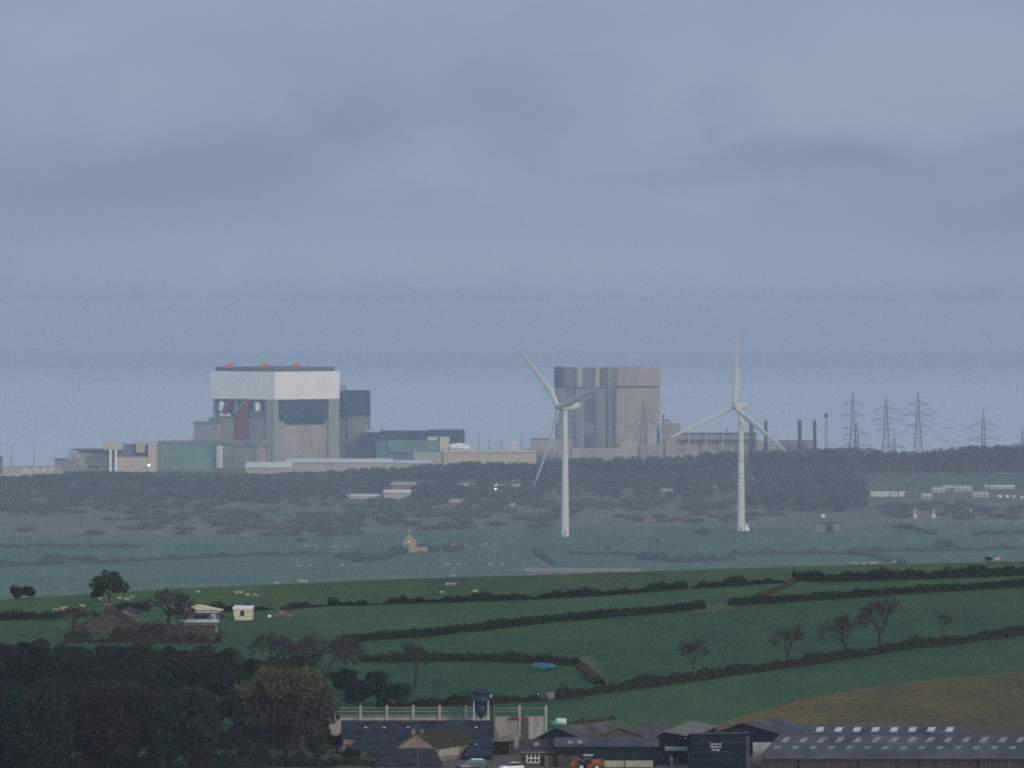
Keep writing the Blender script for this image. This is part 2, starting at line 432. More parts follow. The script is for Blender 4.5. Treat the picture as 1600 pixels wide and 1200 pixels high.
def build_ground():
    cols = [-9000, -5000, -2500, -1200] + list(np.arange(-500, 2101, 6.5)) + [2800, 4200, 7000, 11000]
    rows = list(np.arange(-150, 1000, 50)) + list(np.arange(1000, 1540, 2.0)) + list(np.arange(1545, 1840, 20)) + list(np.arange(2350, 3000, 12)) + list(np.arange(3000, 4720, 9)) + [4760, 4820, 4900, 5000]
    vs, cs = [], []
    for Y in rows:
        Yx = max(Y, 300.0)
        for px in cols:
            near = Y < 1850
            k = 1.0 if near else UNIT
            vs.append((X(px, Yx) * k, Y * k, terr(px, Y) * k + (LIFT if near else 0))); cs.append(albedo(px, Y))
    n = len(cols)
    fs = [(j * n + i, j * n + i + 1, (j + 1) * n + i + 1, (j + 1) * n + i) for j in range(len(rows) - 1) for i in range(n - 1)]
    me = bpy.data.meshes.new('ground'); me.from_pydata(vs, [], fs); me.update()
    for p in me.polygons: p.use_smooth = True
    at = me.color_attributes.new('field_colour', 'FLOAT_COLOR', 'POINT')
    arr = np.ones((len(vs), 4), dtype=np.float32); arr[:, :3] = cs
    at.data.foreach_set('color', arr.ravel())
    m = bpy.data.materials.new('field_grass'); m.use_nodes = True; nt = m.node_tree; N, L = nt.nodes, nt.links
    p = N['Principled BSDF']; p.inputs['Roughness'].default_value = .9; p.inputs['Specular IOR Level'].default_value = .15
    va = N.new('ShaderNodeVertexColor'); va.layer_name = 'field_colour'
    geo = N.new('ShaderNodeNewGeometry')
    out = va.outputs['Color']
    for sc, det, lo, hi, c0, c1, stretch in ((.014, 4, .35, .65, (.78, .86, .88), (1.2, 1.12, 1.05), (1, .6, 1)), (.11, 5, .3, .7, (.78, .82, .84), (1.25, 1.16, 1.1), (1, .35, 1)), (.9, 5, .3, .7, (.62, .66, .70), (1.42, 1.32, 1.24), (1, .7, 1)), (.35, 3, .35, .65, (.85, .88, .9), (1.15, 1.12, 1.08), (.25, 1.6, 1))):
        mp = N.new('ShaderNodeMapping'); mp.inputs['Scale'].default_value = stretch; L.new(geo.outputs['Position'], mp.inputs[0])
        nz = N.new('ShaderNodeTexNoise'); nz.inputs['Scale'].default_value = sc; nz.inputs['Detail'].default_value = det; L.new(mp.outputs[0], nz.inputs[0])
        mr = N.new('ShaderNodeMapRange'); mr.inputs[1].default_value = lo; mr.inputs[2].default_value = hi; L.new(nz.outputs['Fac'], mr.inputs[0])
        a = N.new('ShaderNodeMix'); a.data_type = 'RGBA'; a.inputs[6].default_value = (*c0, 1); a.inputs[7].default_value = (*c1, 1); L.new(mr.outputs[0], a.inputs[0])
        b = N.new('ShaderNodeMix'); b.data_type = 'RGBA'; b.blend_type = 'MULTIPLY'; b.inputs[0].default_value = 1.0
        L.new(out, b.inputs[6]); L.new(a.outputs[2], b.inputs[7]); out = b.outputs[2]
    L.new(out, p.inputs['Base Color'])
    me.materials.append(m)
    o = bpy.data.objects.new('ground', me); COL.objects.link(o); o['kind'] = 'structure'
build_ground()
def build_sea():
    m = bpy.data.materials.new('sea_water'); m.use_nodes = True; nt = m.node_tree; N, L = nt.nodes, nt.links
    p = N['Principled BSDF']; p.inputs['Base Color'].default_value = (.20, .24, .265, 1); p.inputs['IOR'].default_value = 1.33
    geo = N.new('ShaderNodeNewGeometry'); mp = N.new('ShaderNodeMapping'); mp.inputs['Scale'].default_value = (.00003, .0003, 1); L.new(geo.outputs['Position'], mp.inputs[0])
    nz = N.new('ShaderNodeTexNoise'); nz.inputs['Scale'].default_value = 1.0; nz.inputs['Detail'].default_value = 2; nz.inputs['Distortion'].default_value = .4; L.new(mp.outputs[0], nz.inputs[0])
    # clear deep water far out, then a dark lane (cloud shadow and ruffled water, painted into the colour), then silty shallows near the shore
    sx = N.new('ShaderNodeSeparateXYZ'); L.new(geo.outputs['Position'], sx.inputs[0])
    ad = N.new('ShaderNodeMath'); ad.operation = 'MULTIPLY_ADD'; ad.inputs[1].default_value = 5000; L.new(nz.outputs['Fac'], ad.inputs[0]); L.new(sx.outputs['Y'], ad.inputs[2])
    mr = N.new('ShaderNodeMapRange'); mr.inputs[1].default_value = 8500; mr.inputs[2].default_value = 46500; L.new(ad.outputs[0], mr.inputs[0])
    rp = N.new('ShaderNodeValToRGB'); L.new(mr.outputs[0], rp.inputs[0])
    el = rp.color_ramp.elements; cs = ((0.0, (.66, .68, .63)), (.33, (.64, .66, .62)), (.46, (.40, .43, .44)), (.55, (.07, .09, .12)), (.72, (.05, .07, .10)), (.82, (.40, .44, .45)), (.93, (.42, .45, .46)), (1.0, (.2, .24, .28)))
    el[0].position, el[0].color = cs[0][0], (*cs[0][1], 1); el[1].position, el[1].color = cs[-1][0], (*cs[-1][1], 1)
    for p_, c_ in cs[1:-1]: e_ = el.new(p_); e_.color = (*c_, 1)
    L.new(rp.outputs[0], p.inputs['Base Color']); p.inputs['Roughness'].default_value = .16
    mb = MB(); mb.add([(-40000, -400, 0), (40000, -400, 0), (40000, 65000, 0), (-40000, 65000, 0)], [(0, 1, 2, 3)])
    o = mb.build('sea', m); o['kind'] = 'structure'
build_sea()
def build_haze():
    m = bpy.data.materials.new('haze_air'); m.use_nodes = True; nt = m.node_tree; N, L = nt.nodes, nt.links
    N.remove(N['Principled BSDF'])
    v = N.new('ShaderNodeVolumePrincipled'); v.inputs['Color'].default_value = (*HAZE_COL, 1); v.inputs['Density'].default_value = HAZE_D
    v.inputs['Anisotropy'].default_value = 0.0
    L.new(v.outputs[0], N['Material Output'].inputs['Volume'])
    o = MB().box(-41000, 41000, -420, 66000, -32.0, 249.0).build('haze', m); o['kind'] = 'stuff'
HAZE_COL = (.56, .675, .83); HAZE_D = 6.7e-5
build_haze()

# ================================================================== WHITE-TOPPED REACTOR STATION
def station_two():
    c, Y = 429, 4500.0
    t = thing('reactor_building', 'reactor building with a huge white boxed top storey on tall concrete piers', 'power station', on(c, Y + 60))
    MB().ob(c, Y, 105, 99, 581, 624.5).build('upper_hall', 'white_cladding', t)
    rf = MB().ob(c, Y + 8, 97, 91, 574, 581.5).build('roof', 'roof_dark', t)
    for px in (358, 413, 463):
        m = MB().fb(px - 7, px + 7, 570.5, 574.5, Y + 36, 5); m.fb(px - 4, px + 6, 568.5, 571, Y + 37, 3)
        sub(m, 'roof_vent', 'vent_red', rf)
    f = lambda *a: MB().face(*a)
    f('R', c, Y, 437, 513, 655, 732, -3, 22).build('wall', 'pink_concrete', t)
    r = MB().face('R', c, Y, 437, 514, 624, 657, -1.2, 24); r.face('R', c, Y, 449, 508, 656, 664, -2.2, 6)
    r.build('recess_cladding', 'navy_cladding', t)
    MB().ob(427, Y + 1, 10, 10, 624, 734).build('pier', 'green_concrete', t)
    f('R', c, Y, 512, 528, 624, 734, -.4, 9).build('pier', 'green_concrete', t)
    f('L', c, Y, 417.5, 420, 624, 732, .6, 4).build('pier', 'rib_light', t)
    # side face: open pipework floor above concrete blocks
    f('L', c, Y, 333, 416, 624, 692, -6, 12).build('inner_wall', 'rib_blue', t); f('L', c, Y, 325.5, 340, 624, 662, -3, 9).build('inner_wall', 'rib_dark', t); f('L', c, Y, 357, 364, 624, 655, -4, 3).build('inner_wall', 'rib_light', t)
    for p in (327, 377, 392, 411): f('L', c, Y, p - 2, p + 2.5, 624, 660, -2, 3).build('column', 'grey_concrete', t)
    for p in (347, 403):
        q = X(p, Y + (c - p) * .45), Y + (c - p) * .45 + 5
        MB().lathe([(2.3, 0), (2.5, 1), (2.5, 6), (1.2, 7.3)], (q[0], q[1], Z(644, Y))).build('tank', 'steel_white', t, smooth=True)
    k = Y / F
    def dg(x0, y0, x1, y1, w, nm, m, yo):
        a = Vector((X(x0, Y), Y + (c - x0) * k + yo, Z(y0, Y))); b = Vector((X(x1, Y), Y + (c - x1) * k + yo, Z(y1, Y)))
        MB().tube(a, b, w, w, 8).build(nm, m, t)
    f('L', c, Y, 365, 383, 646, 692, 1.0, 6).build('duct_tower', 'red_duct', t)
    dg(373, 650, 387, 626, 3.1, 'sloping_duct', 'red_duct', 1); dg(346, 646, 357, 627, 2.2, 'sloping_duct', 'red_duct', 3); dg(366, 645, 379, 630, .8, 'pipe', 'rib_light', -4)
    for p in (342, 347, 350, 354): f('L', c, Y, p - 1.2, p + 1.4, 647 + (p % 3), 652, 1, 2).build('steel_fitting', 'steel_white', t)
    f('L', c, Y, 385, 416, 641, 656, -1.5, 5).build('gantry', 'rib_blue', t)
    f('L', c, Y, 385, 416, 656, 692, -1, 7).build('block_wall', 'grey_concrete', t)
    f('L', c, Y, 330, 366, 655, 692, 0, 9).build('block_wall', 'pink_concrete', t)
    f('L', c, Y, 322, 345, 654, 660, .4, 9).build('ledge', 'rib_dark', t)
    m = f('L', c, Y, 300, 340, 663, 692, 2, 16).build('block_wall', 'rib_light', t)
    sub(MB().face('L', c, Y, 299.5, 340, 661, 664.5, 2.4, 16), 'roof_edge', 'rib_dark', m)
    # annexes along the foot
    m = f('L', c, Y, 377, 416, 698, 734, 9, 8).build('annex', 'pink_concrete', t)
    sub(MB().face('L', c, Y, 376, 417, 694.5, 698.5, 9.4, 8), 'roof_edge', 'rib_dark', m)
    f('L', c, Y, 351, 358, 698, 734, 10, 3).build('white_shaft', 'white_cladding', t)
    f('L', c, Y, 358, 378, 697, 734, 8.5, 8).build('annex', 'green_concrete', t)
    m = f('L', c, Y, 325, 351, 694, 734, 9, 9).build('annex', 'rib_blue', t)
    f('L', c, Y, 300, 420, 688.5, 695, 6, 16).build('link_roof', 'grey_concrete', t)
station_two()
def simple_block(name, label, cat, base, parts, group=None):
    """parts: (name, material, [boxes]); box = (p0,p1,t,b,Y,depth)"""
    t = thing(name, label, cat, base, group)
    for nm, m, bx in parts:
        mb = MB()
        for b in bx: mb.fb(*b)
        mb.build(nm, m, t)
    return t
simple_block('fuel_tower', 'navy topped tower block standing against the white boxed reactor building', 'tower block', on(552, 4600),
    [('upper_cladding', 'navy_cladding', [(525, 577, 613, 650, 4585, 40), (527, 575.5, 610.5, 613, 4586.5, 37)]), ('lower_wall', 'tower_grey', [(543, 577, 650, 735, 4586, 38)]), ('blue_wall', 'rib_blue', [(526, 543, 650, 735, 4588, 30)])])  # narrow dark blue wall next to the wider grey one
t = thing('flue_pipe', 'pale bent flue pipe on the roof of the navy topped tower', 'pipe', (X(535, 4600), 4600, Z(611, 4600)))
m = MB(); m.tube((X(533, 4600), 4600, Z(612, 4600)), (X(533, 4600), 4600, Z(603, 4600)), 1.6, 1.6, 8); m.tube((X(533, 4600), 4600, Z(603.5, 4600)), (X(539, 4600), 4600, Z(602, 4600)), 1.4, 1.2, 8); m.tube((X(539, 4600), 4600, Z(601.5, 4600)), (X(540, 4600), 4600, Z(609, 4600)), 1.2, 1, 8)
m.build('flue', 'rib_light', t)
simple_block('turbine_hall', 'long low turbine hall with dark blue upper wall and pale green lower panels', 'industrial hall', on(650, 4580),
    [('upper_wall', 'navy_cladding', [(571, 667, 675, 690, 4560, 60), (667, 725, 673.5, 698, 4562, 60), (571, 590, 690, 735, 4561, 50)]),
     ('green_panel', 'panel_green', [(606, 695, 688, 706.5, 4555, 8)]), ('teal_panel', 'panel_teal', [(588, 646, 689, 735, 4557, 8)]),
     ('pale_panel', 'cream_bright', [(668, 684, 682.5, 688, 4557, 4)]), ('pale_shaft', 'cream_bright', [(687, 702, 682.5, 708, 4553, 6)]),
     ('roof_edge', 'low_roof_white', [(571, 593, 673.6, 675.2, 4559, 30)])])
for px, tp in ((583, 669), (596, 667)):
    MB().tube((X(px, 4575), 4575, Z(676, 4575)), (X(px, 4575), 4575, Z(tp, 4575)), .45, .3).build('roof_mast', 'chimney_dark', None, (X(px, 4575), 4575, Z(676, 4575)))
    tag(COL.objects[-1], 'short dark mast on the turbine hall roof beside the navy tower', 'mast', 'masts on the turbine hall roof')
for px, r, h, lb in ((709, 4.0, 7, 'first'), (718, 5.0, 7.5, 'second'), (728, 3.6, 6, 'third')):
    q = (X(px, 4540), 4540, Z(709, 4540)); t = thing('storage_tank', {'first': 'white storage tank closest to the pale shaft of the turbine hall', 'second': 'widest white storage tank, middle of three beside the turbine hall', 'third': 'small white storage tank at the outer end beside the turbine hall'}[lb], 'tank', q, 'white tanks beside the turbine hall')
    MB().lathe([(r, 0), (r, h * .8), (r * .6, h), (.2, h * 1.05)], q).build('shell', 'steel_white', t, smooth=True)
    MB().lathe([(r + .15, h * .45), (r + .15, h * .5)], q).build('band', 'rust', t)
t = simple_block('perimeter_store', 'long low cream walled store running along the tree tops', 'store building', on(745, 4500),
    [('wall', 'cream_render', [(693, 838, 706.5, 735, 4500, 25)]), ('grey_wall', 'pale_concrete', [(647, 694, 707.5, 735, 4503, 22)]), ('roof', 'cream_bright', [(692, 838.5, 704.8, 706.6, 4499, 26)])])
simple_block('vent_stack', 'small white capped stack rising behind the cream walled store', 'chimney', on(803, 4560),
    [('shaft', 'steel_white', [(800.5, 806, 694, 720, 4550, 3)]), ('cap', 'steel_white', [(799, 807.5, 690, 694.2, 4549, 5)])])
for px, tp in ((748, 676), (764, 682), (783, 684), (815, 674), (53, 693), (18, 695)):
    Y = 4640 if px > 100 else 4330
    b = on(px, Y); b.z = max(b.z, 1)
    m = MB(); m.tube(b, (b.x, Y, Z(tp, Y)), .35, .18, 5)
    o = m.build('lighting_mast', 'lattice_steel', None, b)
    tag(o, 'thin grey lighting mast on the low shore beside the white boats' if px < 100 else 'thin grey lighting mast behind the cream walled store', 'mast', 'masts on the low shore' if px < 100 else 'lighting masts behind the cream store')
def shed(name, label, cat, p0, p1, t, e, b, Y, d, wall, roof, group=None, ang=0.0, hip=0.0, extra=None):
    """long building, ridge across the view: t ridge row, e eave row, b base row (at distance Y)"""
    if Y is None: Y = plain((p0 + p1) / 2, b).y
    ze, zr, zb = Z(e, Y), Z(t, Y), Z(b, Y)
    x0, x1 = X(p0, Y), X(p1, Y); zr2 = H - (t - YH) * (Y + d / 2) / F
    th = thing(name, label, cat, ((x0 + x1) / 2, Y + d / 2, zb), group)
    o = .25 + d * .02
    MB().ext([(x0, Y, zb), (x0, Y + d, zb), (x0, Y + d, ze), (x0 + hip, Y + d / 2, zr2 - .1), (x0, Y, ze)] if not hip else [(x0, Y, zb), (x0, Y + d, zb), (x0, Y + d, ze), (x0, Y, ze)], (x1 - x0, 0, 0)).build('wall', wall, th)
    m = MB()
    m.slab([(x0 - o, Y - o, ze - .1), (x1 + o, Y - o, ze - .1), (x1 + o - hip, Y + d / 2, zr2), (x0 - o + hip, Y + d / 2, zr2)], .18)
    m.slab([(x0 - o + hip, Y + d / 2, zr2), (x1 + o - hip, Y + d / 2, zr2), (x1 + o, Y + d + o, ze - .1), (x0 - o, Y + d + o, ze - .1)], .18)
    if hip:
        m.slab([(x0 - o, Y - o, ze - .1), (x0 - o + hip, Y + d / 2, zr2), (x0 - o, Y + d + o, ze - .1)], .18)
        m.slab([(x1 + o, Y - o, ze - .1), (x1 + o, Y + d + o, ze - .1), (x1 + o - hip, Y + d / 2, zr2)], .18)
    rf = m.build('roof', roof, th)
    return th, rf
shed('warehouse', 'wide white roofed warehouse below the reactor piers above the trees', 'warehouse', 448, 612, 716.5, 722, 742, 4330, 30, 'pale_concrete', 'low_roof_white')
shed('warehouse', 'low pale warehouse half hidden in trees below the first reactor pier', 'warehouse', 385, 455, 722, 730, 745, 4300, 26, 'pale_concrete', 'low_roof_white')
shed('warehouse', 'narrow grey white shed at the end of the white warehouse roof', 'warehouse', 612, 672, 719, 723, 742, 4340, 20, 'pale_concrete', 'low_roof_white')
# left-hand group beside the shore
simple_block('green_hall', 'turquoise green clad hall beside the cream framed intake building', 'industrial hall', on(285, 4460),
    [('wall', 'panel_green', [(245.5, 330, 692, 738, 4455, 40)]), ('roof', 'rib_dark', [(245, 331, 690.4, 692.2, 4454, 42), (267, 300, 688.8, 690.4, 4465, 20)])])
simple_block('intake_building', 'cream framed intake building with dark open bay and white columns', 'industrial hall', on(208, 4430),
    [('lower_wall', 'cream_render', [(183, 232, 715, 740, 4420, 20)]), ('frame_pier', 'cream_render', [(231.5, 244, 691, 740, 4419, 24)]), ('recess', 'rib_blue', [(183, 232, 702, 715, 4430, 14), (191, 213, 694, 702, 4431, 12)]),
     ('upper_panel', 'cream_render', [(162, 192, 691.5, 703, 4421, 18)]), ('upper_panel', 'pale_concrete', [(213, 227, 691, 707, 4424, 8)]), ('lintel', 'rib_dark', [(183, 232, 713.2, 715.2, 4421.5, 6)]), ('vent_box', 'roof_dark', [(226, 231, 694, 702, 4426, 5)])])
for px in (172.5, 181):
    Y = 4412; q = (X(px, Y), Y, Z(740, Y))
    o = MB().lathe([(1.15, 0), (1.15, 4), (.85, 4.3), (.85, 16.5)], q, 14).build('flue_column', 'steel_white', None, q, smooth=True)
    tag(o, 'white column standing before the cream framed intake building', 'column', 'white columns before the intake building')
simple_block('brown_hall', 'brownish grey hall with overhanging dark roof beside rising steam', 'industrial hall', on(145, 4460),
    [('wall', 'pink_concrete', [(118, 176, 704.5, 740, 4450, 30)]), ('roof', 'roof_dark', [(109.5, 190, 702.4, 705, 4447, 34)]), ('doorway', 'roof_dark', [(139, 155, 727.5, 732, 4449.3, 2)]), ('pale_panel', 'pale_concrete', [(140, 156, 721, 727, 4449.2, 2)])])
simple_block('pump_house', 'small dark flat roofed pump house behind the steam', 'pump house', on(95, 4440), [('wall', 'rib_dark', [(85, 122, 718, 740, 4440, 14)]), ('roof', 'roof_dark', [(84.4, 102, 716.8, 718.2, 4439.4, 15)])])
simple_block('dock_building', 'dark block cut by the picture edge on the low shore', 'building', on(-4, 4240), [('wall', 'rib_blue', [(-14, 2, 715, 742, 4240, 12)]), ('roof', 'roof_dark', [(-14.5, 2.4, 714, 715.2, 4239.5, 13)])])
simple_block('sea_wall', 'low pinkish grey sea wall along the shore behind white boats', 'wall', on(50, 4290), [('wall', 'rib_light', [(-12, 98, 729, 742, 4285, 4)]), ('coping', 'pale_concrete', [(-12, 98, 728, 729.2, 4284.6, 5)])])
for px, w, py, lb in ((40, 8, 737, 'largest white boat hull drawn up below the sea wall'), (57, 5, 735, 'white boat hull next to the largest one below the sea wall'), (69, 4, 734.5, 'smaller white hull, third along the sea wall from the largest'), (80, 3.6, 734, 'smallest white hull at the end of the row toward the steam'), (27, 9, 743.5, 'long flat white hull lying below the row of boats')):
    Y = 4262 if py < 740 else 4215
    q = Vector((X(px, Y), Y, Z(py + 2.2, Y))); t = thing('moored_boat', lb, 'boat', q, 'white boats below the sea wall')
    L = w * Y / F; hh = 2.0 if py < 740 else 1.0
    v = []
    for i in range(9):
        s = -1 + 2 * i / 8; wd = 1.1 * (1 - abs(s) ** 3 * .9)
        v += [(q.x + s * L, q.y - wd, q.z + hh * (.8 + .2 * s * s)), (q.x + s * L * .9, q.y, q.z - .3), (q.x + s * L, q.y + wd, q.z + hh * (.8 + .2 * s * s))]
    MB().add(v, [(3 * i + j, 3 * i + 3 + j, 3 * i + 3 + (j + 1) % 3, 3 * i + (j + 1) % 3) for i in range(8) for j in range(3)] + [(0, 1, 2), (26, 25, 24)]).build('hull', 'steel_white', t)
    MB().ext([(q.x - L * .45, q.y - .7, q.z + hh * .7), (q.x + L * .3, q.y - .7, q.z + hh * .7), (q.x + L * .18, q.y - .7, q.z + hh * 1.35), (q.x - L * .38, q.y - .7, q.z + hh * 1.35)], (0, 1.4, 0)).build('cabin', 'paint_white', t)
q = Vector((X(232.5, 4415), 4415, Z(727, 4415))); t = thing('floodlight', 'bright lit floodlight on the cream pier of the intake building', 'floodlight', q)
MB().lathe([(.2, -.8), (.9, -.3), (1.0, .5), (.3, .9)], q, 10).build('lamp_head', 'lamp_glow', t, smooth=True); MB().box(q.x - .15, q.x + .15, q.y + .5, q.y + 4.0, q.z - .15, q.z + .15).build('bracket', 'lattice_steel', t)

# ================================================================== OLDER REACTOR BLOCK
def station_one():
    Y = 4520.0
    t = thing('older_reactor_building', 'tall ribbed grey and pink concrete reactor block behind the wind turbines', 'power station', on(950, Y + 30))
    fbp = lambda nm, m, *b: MB().fb(*b).build(nm, m, t)
    k = Y / F; c = 960
    def fl(nm, m, p0, p1, t0, b0, pr, dp, th=t): return MB().face('L', c, Y, p0, p1, t0, b0, pr, dp).build(nm, m, th)
    def fr(nm, m, p0, p1, t0, b0, pr, dp): return MB().face('R', c, Y, p0, p1, t0, b0, pr, dp).build(nm, m, t)
    MB().ob(c, Y + 2, 91, 71, 575, 735).build('core', 'rib_dark', t)
    fr('upper_wall', 'pink_concrete', 963, 1032, 574.5, 603.6, 1.2, 2); fr('string_course', 'roof_dark', 961, 1032, 603.6, 606.4, .3, 2)
    fr('lower_wall', 'pink_concrete', 962, 1031.5, 606.4, 735, .9, 2); fr('parapet', 'rib_dark', 966, 1006, 573.4, 574.5, 1.0, 2)
    fl('upper_cladding', 'panel_slate', 868, 883, 574, 606, 1.0, 3)
    for p0, p1, m in ((883, 904.5, 'grey_concrete'), (911, 933, 'grey_concrete'), (938, 951, 'rib_dark')): fl('upper_wall', m, p0, p1, 574.4, 605, .8, 3)
    for p0, p1 in ((904.5, 911), (933, 938)): fl('pale_rib', 'cream_bright', p0, p1, 574, 605.5, 1.6, 3)
    fl('pale_rib', 'rib_light', 951, 960, 574, 606, 1.4, 3)
    MB().tube((X(961, Y), Y - 2, Z(735, Y)), (X(961, Y), Y - 2, Z(572.5, Y)), .7, .7, 6).build('downpipe', 'rib_blue', t)
    fl('string_course', 'rib_dark', 883, 960, 605.4, 607.2, .3, 3)
    for p0, p1, m, pr, b in ((868.5, 872, 'rib_blue', .2, 735), (872, 884, 'rib_light', 1.2, 735), (884, 904, 'grey_concrete', .5, 735), (904, 913, 'rib_light', 2.0, 735), (913, 917, 'grey_concrete', .5, 735), (917, 930, 'rib_blue', .4, 658), (917, 930, 'grey_concrete', .6, 735), (930, 936, 'grey_concrete', .8, 735), (936, 946, 'rib_light', 2.2, 735), (946, 952, 'rib_dark', .6, 735), (952, 958, 'grey_concrete', 1.6, 735), (958, 960.4, 'rib_dark', .6, 735)):
        fl('rib', m, p0, p1, 607.2 if b == 735 else 624, b, pr if b == 735 else 1.0, 3)
    for p in (965, 970): fr('rib', 'rib_light', p - 1.6, p + 1.6, 607, 735, 1.6, 1)
    fl('dark_slot', 'rib_blue', 902.2, 904, 606, 690, 1.0, 2); fl('louvre_panel', 'rib_blue', 917, 930, 681, 700, 1.3, 2)
    # low blocks at the foot
    Y2 = 4490
    for nm, m, b in (('foot_block', 'pink_concrete', (871, 894, 686, 720, Y2, 14)), ('foot_block', 'pale_concrete', (970, 998, 690, 720, Y2, 14)), ('foot_block', 'grey_concrete', (974, 990, 681, 690, Y2 + 4, 8)), ('foot_block', 'pink_concrete', (1000, 1036, 695, 720, Y2 - 4, 12)), ('foot_block', 'rib_light', (1012, 1026, 664, 695, Y2 - 2, 10)), ('foot_block', 'pink_concrete', (893, 970, 700, 722, Y2 - 2, 10)), ('foot_block', 'rib_blue', (896, 905, 688, 697, Y2 + 6, 4))): fbp(nm, m, *b)
station_one()
simple_block('service_building', 'plain greyish concrete service building with a crane on its roof', 'building', on(1048, 4530), [('wall', 'grey_concrete', [(1035, 1063, 663, 735, 4520, 24)]), ('roof', 'pale_concrete', [(1034.5, 1063.5, 661.8, 663.2, 4519.4, 25)])])
Y = 4530; q = (X(1042, Y), Y, Z(662, Y)); t = thing('roof_crane', 'small dark crane standing on the plain service building roof', 'crane', q)
m = MB(); m.fb(1037.5, 1048, 659, 660.3, Y, 4); m.fb(1038, 1047, 655, 659, Y + .5, 3); m.build('cab', 'rib_dark', t)
m = MB(); m.tube((X(1037, Y), Y + 1, Z(661.5, Y)), (X(1037.5, Y), Y + 1, Z(648, Y)), .8, .7); m.tube((X(1034.5, Y), Y + 1, Z(652, Y)), (X(1038, Y), Y + 1, Z(648, Y)), .7, .5); m.build('boom', 'chimney_dark', t)
MB().fb(1037.2, 1039, 652, 655, Y - .5, 1).build('counterweight', 'steel_white', t)
simple_block('entrance_block', 'small pinkish brown block behind the leaning turbine blade', 'building', on(842, 4540), [('wall', 'pink_concrete', [(828.5, 870, 686.5, 735, 4530, 14)]), ('roof', 'rib_dark', [(828, 858, 685, 686.8, 4529.4, 15)]), ('porch', 'rib_dark', [(820, 829, 701, 706, 4531, 6)])])
t = simple_block('conveyor_hall', 'long grey hall on pale stilts running behind the second wind turbine', 'industrial hall', on(1120, 4480),
    [('upper_wall', 'grey_concrete', [(1062, 1182, 678.5, 686, 4480, 14)]), ('dark_band', 'rib_blue', [(1062, 1182, 685.8, 688, 4479, 15)]), ('base_wall', 'pink_concrete', [(1040, 1190, 688, 722, 4484, 12)]), ('roof', 'roof_dark', [(1061, 1183, 676.6, 678.7, 4479.5, 15)])])
for p in (1076, 1103, 1130): MB().fb(p - 1, p + 1, 679, 700, 4476, 1.5).build('stilt', 'pale_concrete', t)
simple_block('switch_house', 'flat grey switch house between the dark chimneys', 'building', on(1230, 4480), [('wall', 'grey_concrete', [(1180, 1276, 690, 725, 4480, 14)]), ('pale_panel', 'pink_concrete', [(1198, 1221, 691, 712, 4478.5, 2), (1216, 1218.5, 686, 712, 4477.5, 1)]), ('roof', 'rib_dark', [(1219, 1277, 688.4, 690.2, 4479.4, 15)]), ('blue_panel', 'rib_blue', [(1222, 1262, 694, 716, 4478.3, 2)])])
for px, tp, w, lb in ((1174, 661, 6.5, 'dark chimney partly behind the second turbine blade'), (1196.5, 657.5, 5.5, 'dark chimney just beyond the turbine blade tip side, second along'), (1249.5, 657, 6, 'dark chimney at the middle of the flat switch house, third along'), (1273, 656.8, 5.2, 'last dark chimney at the end of the switch house, beside the mast')):
    Y = 4465; q = (X(px, Y), Y, Z(725, Y)); t = thing('chimney', lb, 'chimney', q, 'dark chimneys beside the switch house')
    r = w * Y / F / 2; hh = Z(tp, Y) - q[2]
    MB().lathe([(r * 1.12, 0), (r, hh * .3), (r * .97, hh - .6)], q, 14).build('shaft', 'chimney_dark', t, smooth=True)
    MB().lathe([(r * 1.08, hh - 1.6), (r * 1.08, hh), (r * .8, hh)], q, 14).build('cap', 'roof_dark', t)
Y = 4470; q = (X(1291, Y), Y, Z(725, Y)); t = thing('flare_mast', 'slim pale mast with dark bulbous head standing apart from the chimneys', 'mast', q)
m = MB(); hh = Z(653, Y) - q[2]
for a in range(4): m.tube((q[0] + 1.3 * math.cos(a * 1.571 + .8), Y + 1.3 * math.sin(a * 1.571 + .8), q[2]), (q[0] + .8 * math.cos(a * 1.571 + .8), Y + .8 * math.sin(a * 1.571 + .8), q[2] + hh), .28, .22, 5)
for k in range(14):
    z0, z1 = q[2] + hh * k / 14, q[2] + hh * (k + 1) / 14
    for a in range(4): m.tube((q[0] + 1.1 * math.cos(a * 1.571 + .8), Y + 1.1 * math.sin(a * 1.571 + .8), z0), (q[0] + 1.0 * math.cos(a * 1.571 + 2.37), Y + 1.0 * math.sin(a * 1.571 + 2.37), z1), .12, .12, 4)
m.build('lattice', 'rib_light', t)
MB().lathe([(.6, 0), (1.4, .8), (1.3, 2.4), (.5, 3.4)], (q[0], q[1], q[2] + hh), 10).build('head', 'chimney_dark', t, smooth=True)

